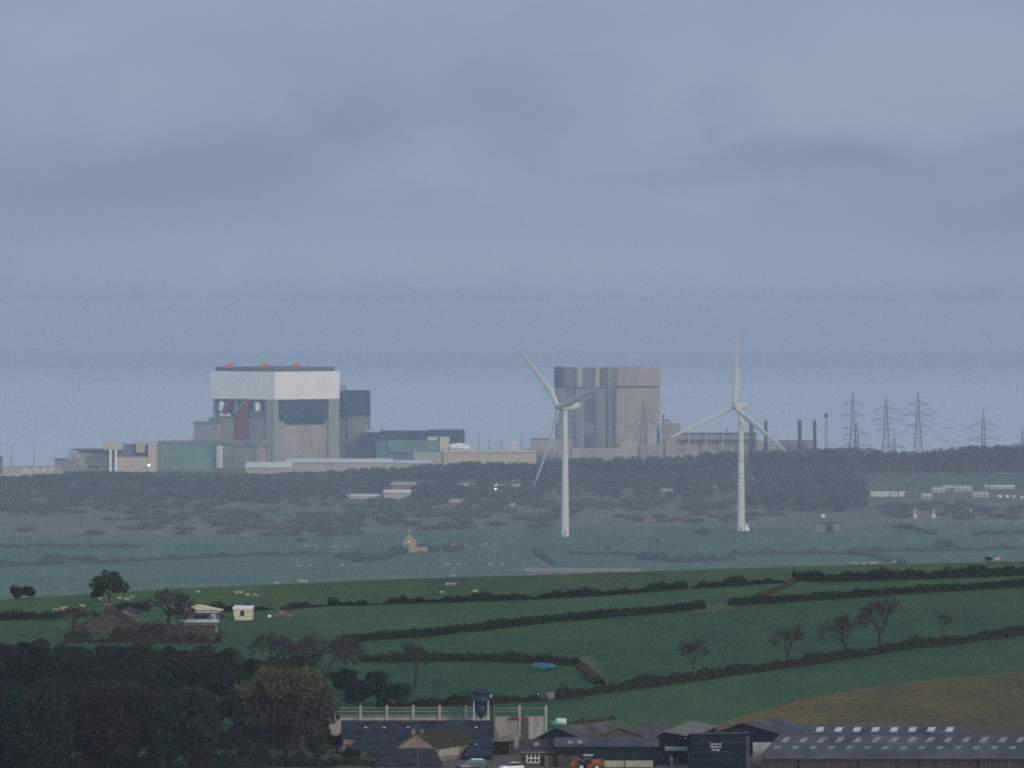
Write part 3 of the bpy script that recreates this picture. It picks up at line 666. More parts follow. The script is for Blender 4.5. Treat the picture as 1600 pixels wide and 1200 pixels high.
# steam
def steam(name, label, a, b, r0, r1, dens, seed):
    a, b = Vector(a), Vector(b); random.seed(seed)
    m = bpy.data.materials.new('steam_cloud'); m.use_nodes = True; nt = m.node_tree; N, L = nt.nodes, nt.links
    N.remove(N['Principled BSDF']); v = N.new('ShaderNodeVolumePrincipled'); v.inputs['Color'].default_value = (.97, .97, .97, 1); v.inputs['Density'].default_value = dens
    L.new(v.outputs[0], N['Material Output'].inputs['Volume'])
    vs, n, K = [], 14, 16
    d = (b - a).normalized(); u = d.cross(Vector((0, 1, 0))).normalized(); w = d.cross(u)
    for j in range(K + 1):
        s = j / K; p = a.lerp(b, s) + u * math.sin(s * 5 + seed) * r1 * .2
        r = (r0 + (r1 - r0) * s ** .8) * (math.sin(min(1, s * 6 + .1) * 1.57)) * math.sqrt(max(.02, 1 - max(0, (s - .7) / .3) ** 2))
        for i in range(n):
            t = 6.283 * i / n; rr = r * (1 + .22 * math.sin(3 * t + j) + .15 * math.sin(5 * t - j * 1.7))
            vs.append(p + (u * math.cos(t) + w * math.sin(t)) * rr)
    mb = MB(); mb.add(vs, [(j * n + i, j * n + (i + 1) % n, (j + 1) * n + (i + 1) % n, (j + 1) * n + i) for j in range(K) for i in range(n)] + [tuple(range(n))[::-1], tuple(K * n + i for i in range(n))])
    o = mb.build(name, m, None, a); tag(o, label, 'steam', None, 'stuff')
steam('steam_plume', 'white steam drifting up before the brownish grey hall', (X(137, 4405), 4405, Z(730, 4405)), (X(106, 4405), 4405, Z(707, 4405)), 0.9, 4.2, .30, 1)
steam('steam_plume', 'faint white steam above the older reactor block', (X(985, 4560), 4560, Z(574, 4560)), (X(992, 4560), 4560, Z(552, 4560)), 3.5, 8, .005, 3)

# ================================================================== WIND TURBINES
def turbine(label, hub_px, hub_py, base_px, base_py, Yt, axis_ang, thetas, R, cone, group):
    k = Yt / F; base = Vector((X(base_px, Yt), Yt, Z(base_py, Yt)))
    t = thing('wind_turbine', label, 'wind turbine', base, group)
    ax = Vector((-math.sin(axis_ang), -math.cos(axis_ang), 0)); hv = Vector((math.cos(axis_ang), -math.sin(axis_ang), 0)); up = Vector((0, 0, 1))
    hub = Vector((X(hub_px, Yt), Yt, Z(hub_py, Yt)))
    # hub lies in front of the tower axis
    off = ax * 4.2; top = Vector((base.x, base.y, hub.z - 1.6)); hubp = Vector((base.x, base.y, hub.z)) + off
    hubp.x = hub.x; hubp.z = hub.z
    th = top.z - base.z
    prof = [(2.0, 0), (1.95, .5), (1.85, th * .2), (1.6, th * .5), (1.35, th * .8), (1.2, th)]
    tw = MB().lathe(prof, base, 24).build('tower', 'turbine_white', t, smooth=True)
    for fz in (.33, .66):
        r = np.interp(th * fz, [p[1] for p in prof], [p[0] for p in prof])
        sub(MB().lathe([(r + .01, th * fz - .09), (r + .06, th * fz), (r + .01, th * fz + .09)], base, 24), 'flange', 'pale_concrete', tw)
    sub(MB().box(base.x - .5, base.x + .5, base.y - 2.08, base.y - 1.8, base.z + .6, base.z + 2.9), 'door', 'grey_concrete', tw)
    # nacelle: rounded tapering body running back from the hub
    sec = [(1.0, .9, .9, 0), (.2, 1.3, 1.35, 0), (-2.0, 1.55, 1.6, .05), (-5.5, 1.6, 1.65, .12), (-8.5, 1.35, 1.3, .35), (-9.6, .9, .7, .6)]
    vs, n = [], 14
    c0 = hubp - ax * 1.4
    for a, w, h_, dz in [(q_[0] * 1.12, q_[1] * 1.12, q_[2] * 1.18, q_[3]) for q_ in sec]:
        for i in range(n):
            q = 6.283 * i / n; cx, cy = math.cos(q), math.sin(q)
            cx = math.copysign(abs(cx) ** .6, cx); cy = math.copysign(abs(cy) ** .6, cy)
            vs.append(c0 + ax * a + hv * w * cx + up * (h_ * cy + dz))
    nc = MB(); nc.add(vs, [(j * n + i, j * n + (i + 1) % n, (j + 1) * n + (i + 1) % n, (j + 1) * n + i) for j in range(5) for i in range(n)] + [tuple(range(n)), tuple(5 * n + i for i in range(n))[::-1]])
    nac = nc.build('nacelle', 'turbine_white', t, smooth=True)
    p = c0 - ax * 7.5 + up * 1.9; sub(MB().tube(p - up * .4, p + up * 1.1, .07, .05), 'wind_vane', 'lattice_steel', nac)
    hb = MB(); vs = []
    for a, r in ((-.9, 1.25), (.2, 1.35), (1.0, 1.2), (1.7, .75), (2.1, .2)):
        for i in range(16): q = 6.283 * i / 16; vs.append(hubp + ax * a + (hv * math.cos(q) + up * math.sin(q)) * r)
    hb.add(vs, [(j * 16 + i, j * 16 + (i + 1) % 16, (j + 1) * 16 + (i + 1) % 16, (j + 1) * 16 + i) for j in range(4) for i in range(16)] + [tuple(range(16))[::-1], tuple(64 + i for i in range(16))])
    hb.build('hub', 'rib_light', t, smooth=True)
    for thd in thetas:
        a = math.radians(thd); d = hv * math.cos(a) + up * math.sin(a); ch = hv * -math.sin(a) + up * math.cos(a)
        vs, st = [], [0, .03, .07, .14, .22, .35, .5, .65, .8, .9, .97, 1.0]; n = 12
        for s in st:
            p = hubp + d * (1.0 + (R - 1.0) * s) + ax * (.3 + cone * s ** 1.6)
            chord = np.interp(s, [0, .05, .2, .5, .9, 1], [1.0, 1.05, 1.75, 1.25, .62, .14]); thick = np.interp(s, [0, .05, .2, .5, 1], [.95, .9, .5, .26, .05])
            tw_ = math.radians(np.interp(s, [0, .2, 1], [22, 20, 4]))
            cd = ch * math.cos(tw_) + ax * math.sin(tw_); td = ax * math.cos(tw_) - ch * math.sin(tw_)
            for i in range(n):
                q = 6.283 * i / n; vs.append(p + cd * (chord * (math.cos(q) - .25 * (s > .1))) + td * thick * math.sin(q))
        m = MB(); K = len(st)
        m.add(vs, [(j * n + i, j * n + (i + 1) % n, (j + 1) * n + (i + 1) % n, (j + 1) * n + i) for j in range(K - 1) for i in range(n)] + [tuple(range(n))[::-1], tuple((K - 1) * n + i for i in range(n))])
        m.build('blade', 'turbine_white', t, smooth=True)
    return t, base
turbine('white wind turbine before the older reactor block, one blade leaning across its tower', 873.5, 635.5, 883, 838.5, 3160.0, math.radians(56), (133.5, 13.5, -106.5), 41.5, 7.0, 'white wind turbines')
t2, b2 = turbine('white wind turbine with one blade pointing straight up, cables crossing its tower', 1147.5, 635.5, 1158, 832, 3205.0, math.radians(28), (86, 205, -35.5), 38.5, 4.0, 'white wind turbines')
o = MB().box(b2.x + 1.9, b2.x + 4.0, b2.y - 1.6, b2.y + .6, b2.z - .2, b2.z + 2.6); o.box(b2.x + 2.2, b2.x + 3.4, b2.y - 1.2, b2.y + .2, b2.z + 2.6, b2.z + 4.2)
tag(o.build('transformer_box', 'steel_white', None, (b2.x + 3, b2.y - .5, b2.z)), 'small white transformer box at the foot of the cable crossed turbine', 'transformer')
m = MB(); m.lathe([(7.5, -.3), (6.5, .9), (4.5, 1.3), (2.0, 1.0)], (b2.x, b2.y, b2.z - .4), 18)
tag(m.build('spoil_bank', 'soil_dark', None, (b2.x, b2.y, b2.z - .5)), 'low brown earth bank round the cable crossed turbine foot', 'earth bank')

# ================================================================== PYLONS
def pylon(label, px, apex, Yp, arms, base_w=4.2, waist=1.1, group='steel pylons on the coastal plain', ins=None, ang=0.0, rr=.16, m='lattice_steel', drop=2.6):
    """arms: (row, half width in px)"""
    b = on(px, Yp); k = Yp / F; h = Z(apex, Yp) - b.z
    t = thing('electricity_pylon', label, 'pylon', b, group)
    ca, sa = math.cos(ang), math.sin(ang)
    R = lambda x, y, z: Vector((b.x + x * ca - y * sa, b.y + x * sa + y * ca, b.z + z))
    za = Z(arms[-1][0], Yp) - b.z; zt = Z(arms[0][0], Yp) - b.z
    za = min(za, h * .8)
    def hw(z):
        if z < za: return base_w + (waist * 1.25 - base_w) * (z / za) ** .8
        if z < zt: return waist * 1.25 + (waist * .75 - waist * 1.25) * (z - za) / (zt - za)
        return waist * .75 * (1 - (z - zt) / (h - zt + .01)) + .05
    lv = [za * (1 - (1 - i / 7) ** 1.25) for i in range(7)] + list(np.linspace(za, zt, 7)) + [zt + (h - zt) * .5, h]
    body = MB()
    for z0, z1 in zip(lv, lv[1:]):
        w0, w1 = hw(z0), hw(z1); c0 = [(-w0, -w0), (w0, -w0), (w0, w0), (-w0, w0)]; c1 = [(-w1, -w1), (w1, -w1), (w1, w1), (-w1, w1)]
        for i in range(4):
            j = (i + 1) % 4
            body.tube(R(*c0[i], z0), R(*c1[i], z1), rr * 1.25, rr * 1.1, 4)
            body.tube(R(*c0[i], z0), R(*c1[j], z1), rr * .6, rr * .6, 3); body.tube(R(*c0[j], z0), R(*c1[i], z1), rr * .6, rr * .6, 3)
            if z0 > 0: body.tube(R(*c0[i], z0), R(*c0[j], z0), rr * .6, rr * .6, 3)
    body.build('lattice_tower', m, t)
    for row, half in arms:
        z = Z(row, Yp) - b.z; L = half * k; w = hw(z); am = MB()
        for s in (-1, 1):
            tip = R(s * L, 0, z)
            for yy in (-w, w):
                am.tube(R(s * w, yy, z), tip, rr, rr * .8, 4); am.tube(R(s * w, yy, z + 1.9), tip, rr * .9, rr * .7, 4)
                for f in (.33, .66):
                    q = R(s * (w + (L - w) * f), yy * (1 - f), z); am.tube(q, R(s * (w + (L - w) * f), yy * (1 - f), z + 1.9 * (1 - f)), rr * .6, rr * .6, 3)
        ao = am.build('cross_arm', m, t)
        im = MB()
        for s in (-1, 1):
            if ins: continue
            im.tube(R(s * L * .98, 0, z), R(s * L * .98, 0, z - drop), rr * .8, rr * .8, 4)
        if im.v: sub(im, 'insulator', m, ao)
        if ins:
            for s in (-1, 1):
                for (dx, dz, ln, tilt) in ins:
                    a = R(s * L * .97 + dx, -1.0, z + dz); q = a + Vector((ln, -1.5, ln * tilt))
                    sub(MB().tube(a, q, .17, .17, 6), 'insulator', 'insulator_pale', ao)
    return t, b, R
P = {}
for key, lab, px, ap, Y, arms in (
    ('a', 'tallest looking lattice pylon on the ridge beside the slim mast', 1332.5, 614, 4050, ((631, 15), (650, 18), (670, 16))),
    ('b', 'squat pylon standing before the lattice pylon closest to the slim mast', 1338.5, 660, 3500, ((679, 20), (697, 25), (716, 20))),
    ('c', 'middle lattice pylon of three tall ones on the ridge', 1384.5, 620, 4120, ((639, 18), (656, 22), (672, 14))),
    ('d', 'short pylon sunk in the trees beside the middle tall pylon', 1397, 682, 3300, ((699, 18), (716, 23), (734, 18))),
    ('e', 'splay legged tall pylon, third along the ridge from the slim mast', 1434.5, 612, 4000, ((632, 17), (649, 23), (666, 18))),
    ('f', 'lone pylon among trees well apart from the three tall ones', 1536.5, 642, 3850, ((664, 19), (686, 23), (706, 19))),
    ('g', 'pylon cut by the picture edge beside the tree covered ridge', 1597.5, 668, 3700, ((695, 15), (712, 19), (728, 15))),
    ('h', 'pylon standing close before the pink wall of the older reactor block', 1005, 627, 4380, ((643, 10), (657, 13), (671, 10))),
    ('i', 'slender dark pylon between the woods and the cable crossed turbine', 1136, 668, 3100, ((690, 28), (721, 33), (748, 28)))):
    P[key] = pylon(lab, px, ap, Y, arms, base_w=3.6 if key in 'bdhi' else 4.4, rr=.135 if Y > 3900 else (.09 if key == 'i' else .12))
for key, lab, px, ap, Y, arms in (
    ('j', 'faint pylon with white insulators rising behind the hilltop below the dark scrub', 509, 826, 1800, ((852, 24), (882, 35), (910, 26))),
    ('k', 'faint pylon with white insulators between the red bushes and the pale barn', 742, 822, 1760, ((849, 24), (880, 35), (906, 28)))):
    P[key] = pylon(lab, px, ap, Y, arms, base_w=2.6, waist=.7, rr=.045, ins=((-2.4, -.5, 1.5, .32), (1.3, -.2, .5, .05)))
def cable(label, group, a, b, sag, r=.07):
    pts = [a.lerp(b, i / 14) - Vector((0, 0, sag * 4 * (i / 14) * (1 - i / 14))) for i in range(15)]
    mb = MB()
    for p, q in zip(pts, pts[1:]): mb.tube(p, q, r, r, 4)
    tag(mb.build('power_cable', 'cable', None, a), label, 'cable', group)
def arm_pt(key, arms_i, s, px, Y, arms): return Vector((X(px + s * arms[arms_i][1], Y), Y, Z(arms[arms_i][0], Y) - 2.6))
AR = {'c': (1384.5, 4120, ((639, 18), (656, 22), (672, 14))), 'e': (1434.5, 4000, ((632, 17), (649, 23), (666, 18))), 'f': (1536.5, 3850, ((664, 19), (686, 23), (706, 19))), 'a': (1332.5, 4050, ((631, 15), (650, 18), (670, 16))),
      'i': (1136, 3100, ((690, 28), (721, 33), (748, 28))), 'b': (1338.5, 3500, ((679, 20), (697, 25), (716, 20)))}
def string(k0, k1, sag, label, group):
    for i in range(3):
        for s in (-1, 1):
            cable(label, group, arm_pt(k0, i, s, *AR[k0]), arm_pt(k1, i, s, *AR[k1]), sag)
string('e', 'f', 4, 'thin cable slung from the splay legged pylon to the lone pylon', 'cables from splay legged to lone pylon')
string('c', 'e', 1.5, 'thin cable between the middle tall pylon and the splay legged one', 'cables from middle to splay legged pylon')
string('i', 'b', 8, 'thin cable from the slender dark pylon across the second turbine tower', 'cables crossing the second turbine')

# ================================================================== DISTANT WOODS (uncountable masses)
TOPS = [(-200, 744), (0, 744), (60, 741), (110, 736), (180, 736), (250, 738), (330, 738), (420, 739), (500, 736), (560, 730), (620, 729), (680, 723), (730, 719), (790, 721), (830, 722), (870, 714), (960, 713), (1000, 711), (1050, 712), (1090, 706), (1140, 702), (1200, 702), (1290, 700), (1335, 697), (1395, 703), (1440, 704), (1480, 699), (1510, 695), (1560, 694), (1800, 692)]
CLEAR = [(610, 674, 752, 768), (711, 742, 753, 768), (771, 814, 755, 769), (598, 643, 763, 784), (526, 594, 770, 783), (1358, 1416, 766, 781), (1436, 1590, 756, 786), (1422, 1438, 798, 812), (1450, 1468, 798, 812), (1512, 1522, 798, 812), (1165, 1193, 746, 757), (1555, 1605, 774, 786), (628, 672, 832, 870), (1268, 1320, 815, 840), (1276, 1296, 805, 815), (1145, 1172, 815, 842), (872, 893, 820, 845), (903, 914, 763, 774), (1033, 1054, 763, 774), (1102, 1122, 758, 768)]
def clear(px, py): return any(a <= px <= b and c <= py <= d for a, b, c, d in CLEAR)
def woods(name, label, m, spec, seed):
    """spec: list of (p0,p1,row0,row1,count,h,r) crowns rooted between ground rows row0..row1"""
    global RNG
    RNG = np.random.default_rng(seed); P = []; core = MB()
    for p0, p1, r0, r1, cnt, h, r in spec:
        for _ in range(cnt):
            px = RNG.uniform(p0, p1); py = RNG.uniform(r0, r1)
            if clear(px, py): continue
            q = plain(px, py) if py > 716 else on(px, 4330)
            s = RNG.uniform(.7, 1.3); hh = h * s; rr = r * RNG.uniform(.75, 1.25)
            lim = Z(lerp_tab(TOPS, px) + RNG.uniform(0, 5), q.y) - q.z
            hh = max(2.0, min(hh, lim)) if lim > 0 else 2.0
            P.append(blob_pts((q.x, q.y, q.z + hh * .5), (rr, rr, hh * .5), int(40 + 26 * rr), .35))
    P = np.concatenate(P); o = Vector(P.mean(0))
    ob = leaf_obj(name, P - np.array(o), .72, m, None, o)
    tag(ob, label, 'woodland', None, 'stuff')
def back_row(name, label, m, spec, seed):
    global RNG
    RNG = np.random.default_rng(seed); P = []
    for p0, p1, Y, cnt, r in spec:
        for _ in range(cnt):
            px = RNG.uniform(p0, p1); Yy = Y + RNG.uniform(-25, 25); q = on(px, Yy); top = Z(lerp_tab(TOPS, px) + RNG.exponential(1.8) - .5, Yy)
            hh = max(3, top - q.z); rr = r * RNG.uniform(.7, 1.3)
            P.append(blob_pts((q.x, q.y, top - min(hh, 9) * .5), (rr, rr, min(hh, 9) * .5), int(40 + 26 * rr), .4))
            if hh > 8: P.append(blob_pts((q.x, q.y, q.z + (hh - 5) * .5), (rr, rr, (hh - 3) * .5), int(30 + 16 * rr), .4))
    P = np.concatenate(P); o = Vector(P.mean(0))
    tag(leaf_obj(name, P - np.array(o), .72, m, None, o), label, 'woodland', None, 'stuff')
back_row('woodland', 'dark evergreen tree line along the foot of the power stations', 'wood_ever', [(-60, 420, 4190, 90, 3.2), (420, 660, 4260, 60, 3.6), (640, 880, 4260, 70, 3.4), (860, 1320, 4270, 130, 3.4), (1280, 1660, 4200, 120, 3.2)], 21)
back_row('woodland', 'brown leafless tree line mixed along the foot of the power stations', 'wood_brown', [(-60, 560, 4170, 40, 3.2), (600, 900, 4230, 30, 3.2), (1040, 1660, 4180, 70, 3.0)], 22)
woods('woodland', 'broad belt of brown leafless wood below the white topped station', 'wood_brown', [(120, 560, 752, 786, 190, 7, 4.2), (380, 620, 745, 772, 90, 7, 4), (860, 1320, 735, 782, 220, 7.5, 4.2), (620, 860, 735, 750, 80, 7, 4), (1280, 1640, 716, 740, 110, 6, 4), (640, 860, 768, 784, 60, 6, 3.6)], 23)
woods('woodland', 'patches of dark evergreen wood among the brown scrub on the plain', 'wood_ever', [(-60, 420, 745, 766, 120, 7, 4.2), (560, 720, 752, 784, 80, 8, 4), (700, 860, 740, 768, 90, 8, 4.2), (860, 1130, 728, 762, 130, 8, 4.4), (1170, 1350, 742, 800, 130, 7, 4.4), (1280, 1640, 712, 730, 90, 6, 4)], 24)
woods('scrubland', 'olive scrub and rough bushes spread over the heath', 'wood_olive', [(-60, 560, 772, 796, 90, 2.8, 6.5), (100, 560, 798, 822, 40, 1.8, 6), (560, 900, 784, 810, 70, 2.8, 6), (900, 1260, 784, 798, 50, 2.8, 6), (-60, 200, 758, 776, 50, 4, 5), (1300, 1640, 730, 742, 40, 3, 4.5), (-60, 560, 826, 838, 24, 1.3, 6)], 25)
woods('scrubland', 'low purplish bushes dotted over the heath', 'wood_brown', [(-60, 120, 788, 806, 16, 3.2, 6), (200, 560, 804, 830, 26, 1.9, 6.5), (500, 900, 804, 828, 40, 2.2, 6), (960, 1260, 804, 818, 18, 2.0, 6), (1380, 1640, 786, 812, 40, 2.2, 6)], 26)

# hedges and single bushes of the plain
def phedge(pts, label, h=2.6, w=3.0, m='wood_ever', dens=7, leaf=.6, seed=0):
    hedge('field_hedge', label, [plain(*p) for p in pts], h, w, m, dens, leaf, seed, 'hedges on the coastal plain', bumpy=.5)
phedge([(-20, 886), (60, 884), (100, 881)], 'dark hazy hedge stub by the picture edge below the heath', 3.2, seed=1)
phedge([(70, 872), (110, 874), (165, 881)], 'hazy hedge slanting down to join the long field hedge', 2.4, seed=2)
phedge([(165, 880), (250, 875), (330, 871), (420, 868), (510, 867)], 'long thin hazy hedge across the teal fields', 2.0, seed=3)
phedge([(-20, 856), (60, 855), (125, 854)], 'pale far hedge on the edge of the heath', 1.8, seed=4)
phedge([(138, 855), (220, 856)], 'short far hedge broken from the heath edge hedge', 2.4, seed=5)
phedge([(525, 872), (580, 877), (632, 864)], 'thick hazy hedge curving below the gabled house', 4.0, 5.0, seed=6)
phedge([(890, 866), (960, 867), (1010, 868), (1040, 872)], 'thin hedge in the field under the first turbine', 1.8, seed=7)
phedge([(1000, 874), (1070, 879), (1145, 876)], 'thick dark hazy hedge between the two turbines', 4.2, 5.0, seed=8)
phedge([(1145, 868), (1240, 866), (1330, 866)], 'hedge running on from the thick hedge below the cable crossed turbine', 2.6, seed=9)
phedge([(1330, 866), (1365, 870), (1385, 876), (1412, 884)], 'dark curving hedge dropping to the hill crest', 3.0, seed=10)
phedge([(1350, 862), (1480, 861), (1620, 858)], 'long straight hazy hedge beside the dark curving one', 2.0, seed=11)
phedge([(1395, 824), (1430, 828), (1460, 836)], 'short hedge below the two tiny white cottages', 2.2, seed=12)
phedge([(1520, 836), (1620, 834)], 'faint short hedge near the picture edge below the heath', 2.2, seed=13)
phedge([(836, 866), (862, 880)], 'dark hedge beside the farm track above the pale barn', 2.6, seed=14)
def pbush(px, py, h, r, label, m='wood_ever', n=420):
    q = plain(px, py); P_ = np.concatenate([blob_pts((RNG.uniform(-.5, .5) * r, RNG.uniform(-.5, .5) * r, h * RNG.uniform(.35, .6)), (r * .7, r * .7, h * .42), n // 4, .4) for _ in range(4)])
    t = thing('bush', label, 'bush', q); st = MB()
    for a in range(5): st.tube((0, 0, -.3), (math.cos(a * 1.26) * r * .4, math.sin(a * 1.26) * r * .4, h * .6), .12, .04, 5)
    st.build_local('stem', 'bark', t); leaf_obj('foliage', P_, .6, m, t)
pbush(1097, 836, 3.6, 4.2, 'single dark rounded bush in the field before the cable crossed turbine')
pbush(1476, 858, 4.5, 5.5, 'big hazy bush standing on the long straight hedge', 'wood_ever')
pbush(470, 846, 1.8, 2.2, 'small dark bush alone on the edge of the heath below the white station')
pbush(700, 862, 4.8, 8.5, 'reddish brown thicket beside the gabled house', 'wood_brown', 900)
pbush(672, 862, 3.6, 5.0, 'smaller reddish bush between gabled house and thicket', 'wood_brown', 600)
pbush(563, 878, 3.5, 4.5, 'dark green bush on the curving hedge below the gabled house')
pbush(950, 857, 1.0, 1.8, 'low dark clump in the grass under the first turbine', 'wood_ever', 160)
pbush(1027, 847, .8, 1.6, 'tiny dark tuft in the field between the turbines', 'wood_ever', 120)
# plain buildings
def plain_house(label, px0, px1, apex, eave, base, Y, d, wall, roof, m_extra=None, name='house'):
    """gable end towards the viewer"""
    x0, x1 = X(px0, Y), X(px1, Y); zb, ze, za = Z(base, Y), Z(eave, Y), Z(apex, Y); xm = (x0 + x1) / 2
    t = thing(name, label, 'house', (xm, Y, zb))
    MB().ext([(x0, Y, zb - .5), (x1, Y, zb - .5), (x1, Y, ze), (xm, Y, za), (x0, Y, ze)], (0, d, 0)).build('wall', wall, t)
    m = MB(); o = .35
    m.slab([(x0 - o, Y - .3, ze - o * .8 + .2), (xm, Y - .3, za + .2), (xm, Y + d + .3, za + .2), (x0 - o, Y + d + .3, ze - o * .8 + .2)], .2)
    m.slab([(xm, Y - .3, za + .2), (x1 + o, Y - .3, ze - o * .8 + .2), (x1 + o, Y + d + .3, ze - o * .8 + .2), (xm, Y + d + .3, za + .2)], .2)
    rf = m.build('roof', roof, t)
    sub(MB().box(xm - .5, xm + .5, Y + .6, Y + 1.6, za - .5, za + 1.3), 'chimney', wall, rf)
    MB().fb(px0 + (px1 - px0) * .35, px0 + (px1 - px0) * .55, eave + 1, eave + 4, Y - .06, .1).build('window', 'window_white', t)
    return t
q = plain(640, 863)
plain_house('sandstone gabled house among reddish bushes on the plain', 630, 651, 833, 844, 862, q.y, 9, 'sandstone', 'slate_brown')
shed('lean_to', 'low wing built against the sandstone gabled house', 'outbuilding', 651, 668, 849, 853, 862, q.y + 2, 6, 'sandstone', 'slate_brown')
shed('barn', 'long pale pinkish barn just beyond the hill crest', 'barn', 822, 1000, 887, 893, 906, 2680, 16, 'barn_pale', 'barn_pale')
m = MB(); a = [plain(826, 866), plain(838, 873), plain(854, 883), plain(866, 889)]
for p, q in zip(a, a[1:]):
    m.slab([p + Vector((-.8, 0, .12)), p + Vector((.8, 0, .12)), q + Vector((.8, 0, .12)), q + Vector((-.8, 0, .12))], .3)
o = m.build('farm_track', 'barn_pale', None, a[1]); o['kind'] = 'structure'
shed('terrace', 'long pink roofed terrace in the trees below the white warehouse', 'terrace', 612, 672, 753.5, 757, 764, None, 12, 'brick_red', 'roof_pink')
shed('terrace', 'short pink roofed terrace between the long terrace and the red sheds', 'terrace', 713, 740, 755, 758.5, 765, None, 10, 'brick_red', 'roof_pink')
t, rf = shed('red_shed', 'red walled shed with two bright lights on its end wall', 'shed', 773, 812, 756.5, 759.5, 765, None, 10, 'brick_red', 'roof_pink')
for py in (758, 764):
    Yl = plain(792, 765).y - 1; q = Vector((X(774.2, Yl), Yl, Z(py, Yl))); MB().lathe([(.15, -.6), (.75, -.2), (.75, .3), (.15, .6)], q, 8).build('wall_lamp', 'lamp_glow', t, smooth=True)
shed('shed', 'white roofed shed below the long pink terrace', 'shed', 600, 641, 765, 769, 780, None, 14, 'pale_concrete', 'low_roof_white')
shed('shed', 'long narrow pale shed beside the white roofed shed under the terrace', 'shed', 528, 592, 772, 774.5, 779, None, 8, 'pale_concrete', 'low_roof_white')
shed('shed', 'long white shed standing alone in the green field below the ridge', 'shed', 1361, 1413, 768, 770.5, 776, None, 9, 'cream_bright', 'low_roof_white')
for i, (p0, p1, t0, lb) in enumerate(((1457, 1477, 760.5, 'glasshouse at the near end of the white glass nursery block'), (1474, 1493, 757.5, 'tallest gleaming glasshouse in the middle of the nursery block'), (1492, 1519, 758.5, 'widest glasshouse of the nursery block'), (1520, 1545, 768, 'low glasshouse set lower than the nursery block'), (1440, 1457, 770, 'small pale glasshouse below the nursery block'))):
    Y = plain((p0 + p1) / 2, t0 + 9).y
    t = thing('glasshouse', lb, 'glasshouse', (X((p0 + p1) / 2, Y), Y, Z(t0 + 9, Y)), 'glasshouses of the nursery')
    n = max(2, int((p1 - p0) / 6)); m = MB(); fr = MB()
    for j in range(n):
        a0, a1 = p0 + (p1 - p0) * j / n, p0 + (p1 - p0) * (j + 1) / n; am = (a0 + a1) / 2
        m.ext([(X(a0, Y), Y, Z(t0 + 9, Y)), (X(a1, Y), Y, Z(t0 + 9, Y)), (X(a1, Y), Y, Z(t0 + 3, Y)), (X(am, Y), Y, Z(t0, Y)), (X(a0, Y), Y, Z(t0 + 3, Y))], (0, 12, 0))
        fr.fb(a0 - .3, a0 + .3, t0 + 3, t0 + 9, Y - .3, .3)
    fr.fb(p0, p1, t0 + 5.6, t0 + 6.2, Y - .32, .32); m.build('glazing', 'glass_pale', t); fr.build('frame', 'rib_blue', t)
shed('shed', 'long faint pale shed beyond the glasshouse nursery', 'shed', 1540, 1585, 758, 760, 764, None, 8, 'rib_light', 'low_roof_white')
for px, w, lb in ((1430, 6.5, 'tiny white cottage, the one closest to the dark doored stone store'), (1459, 7, 'tiny white cottage, middle of three below the red scrub'), (1517, 4, 'faint tiny white cottage, last of three below the red scrub')):
    plain_house(lb, px - w / 2, px + w / 2, 799.5, 803, 808.5, plain(px, 809).y, 6, 'glass_pale', 'slate_brown', name='cottage')
for px, py, w in ((1563, 777, 4.5), (1574, 777, 4.5), (1585, 777.5, 3.5), (1597, 778.5, 4)):
    q = plain(px, py + 2); Y = q.y; L = w * Y / F / 2 * 1.2
    t = thing('parked_van', {1563: 'white van, first of a row beside the red scrub', 1574: 'white van, second in the row beside the red scrub', 1585: 'white van, third in the row and slightly smaller', 1597: 'white van at the end of the row by the picture edge'}[px], 'van', q, 'white vans by the red scrub')
    MB().ext([(q.x - L, Y, q.z + .35), (q.x + L, Y, q.z + .35), (q.x + L, Y, q.z + 1.1), (q.x + L * .75, Y, q.z + 2.1), (q.x - L, Y, q.z + 2.1)], (0, 1.8, 0)).build('body', 'paint_white', t)
    for s in (-.6, .6): MB().tube((q.x + s * L, Y - .05, q.z + .35), (q.x + s * L, Y + .2, q.z + .35), .35, .35, 10).build('wheel', 'rubber', t)
q = plain(1294, 831); Y = q.y
t = simple_block('stone_store', 'small stone store with wide dark doorway in the field beyond the turbine', 'outbuilding', q, [('wall', 'stone_pale', [(1274, 1290, 818, 832, Y, 6), (1302, 1314, 818, 832, Y, 6), (1289, 1303, 817.5, 820, Y + .2, 5.5)]), ('doorway', 'door_dark', [(1289, 1303, 820, 832, Y + .5, 5)]), ('roof', 'slate_brown', [(1273, 1315, 816.8, 818.2, Y - .3, 6.6)])])
q = Vector((X(1286, Y + 30), Y + 30, Z(809, Y + 30))); t = thing('water_tank', 'small white tank on a post behind the stone store', 'tank', q)
MB().lathe([(.9, 0), (1.0, .3), (1.0, 1.4), (.2, 1.8)], q, 12).build('shell', 'paint_white', t, smooth=True); MB().tube(q - Vector((0, 0, 3.5)), q, .15).build('post', 'lattice_steel', t)
shed('shed', 'thin pale shed in the wood right behind the second turbine tower', 'shed', 1168, 1190, 747, 749, 753, None, 6, 'pale_concrete', 'low_roof_white')
# a few pale roofs half lost in the middle woods
for p0, p1, t0, lb in ((905, 912, 764, 'faint pale roof lost in the wood under the older block'), (1035, 1052, 764, 'faint pale farm roof in the wood between the turbines'), (1104, 1120, 759, 'faint pale roof in the wood close to the slender pylon'), (702, 724, 780, 'faint pale roof in scrub below the short terrace'), (798, 804, 786, 'small whitish roof in scrub near the turbine blade tip')):
    shed('farmstead', lb, 'farm building', p0, p1, t0, t0 + 2, t0 + 6, plain((p0 + p1) / 2, t0 + 7).y, 7, 'pale_concrete', 'roof_pink')

FAR_THINGS = [o for o in COL.objects if o.parent is None and o.name not in ('ground', 'sea', 'haze')]
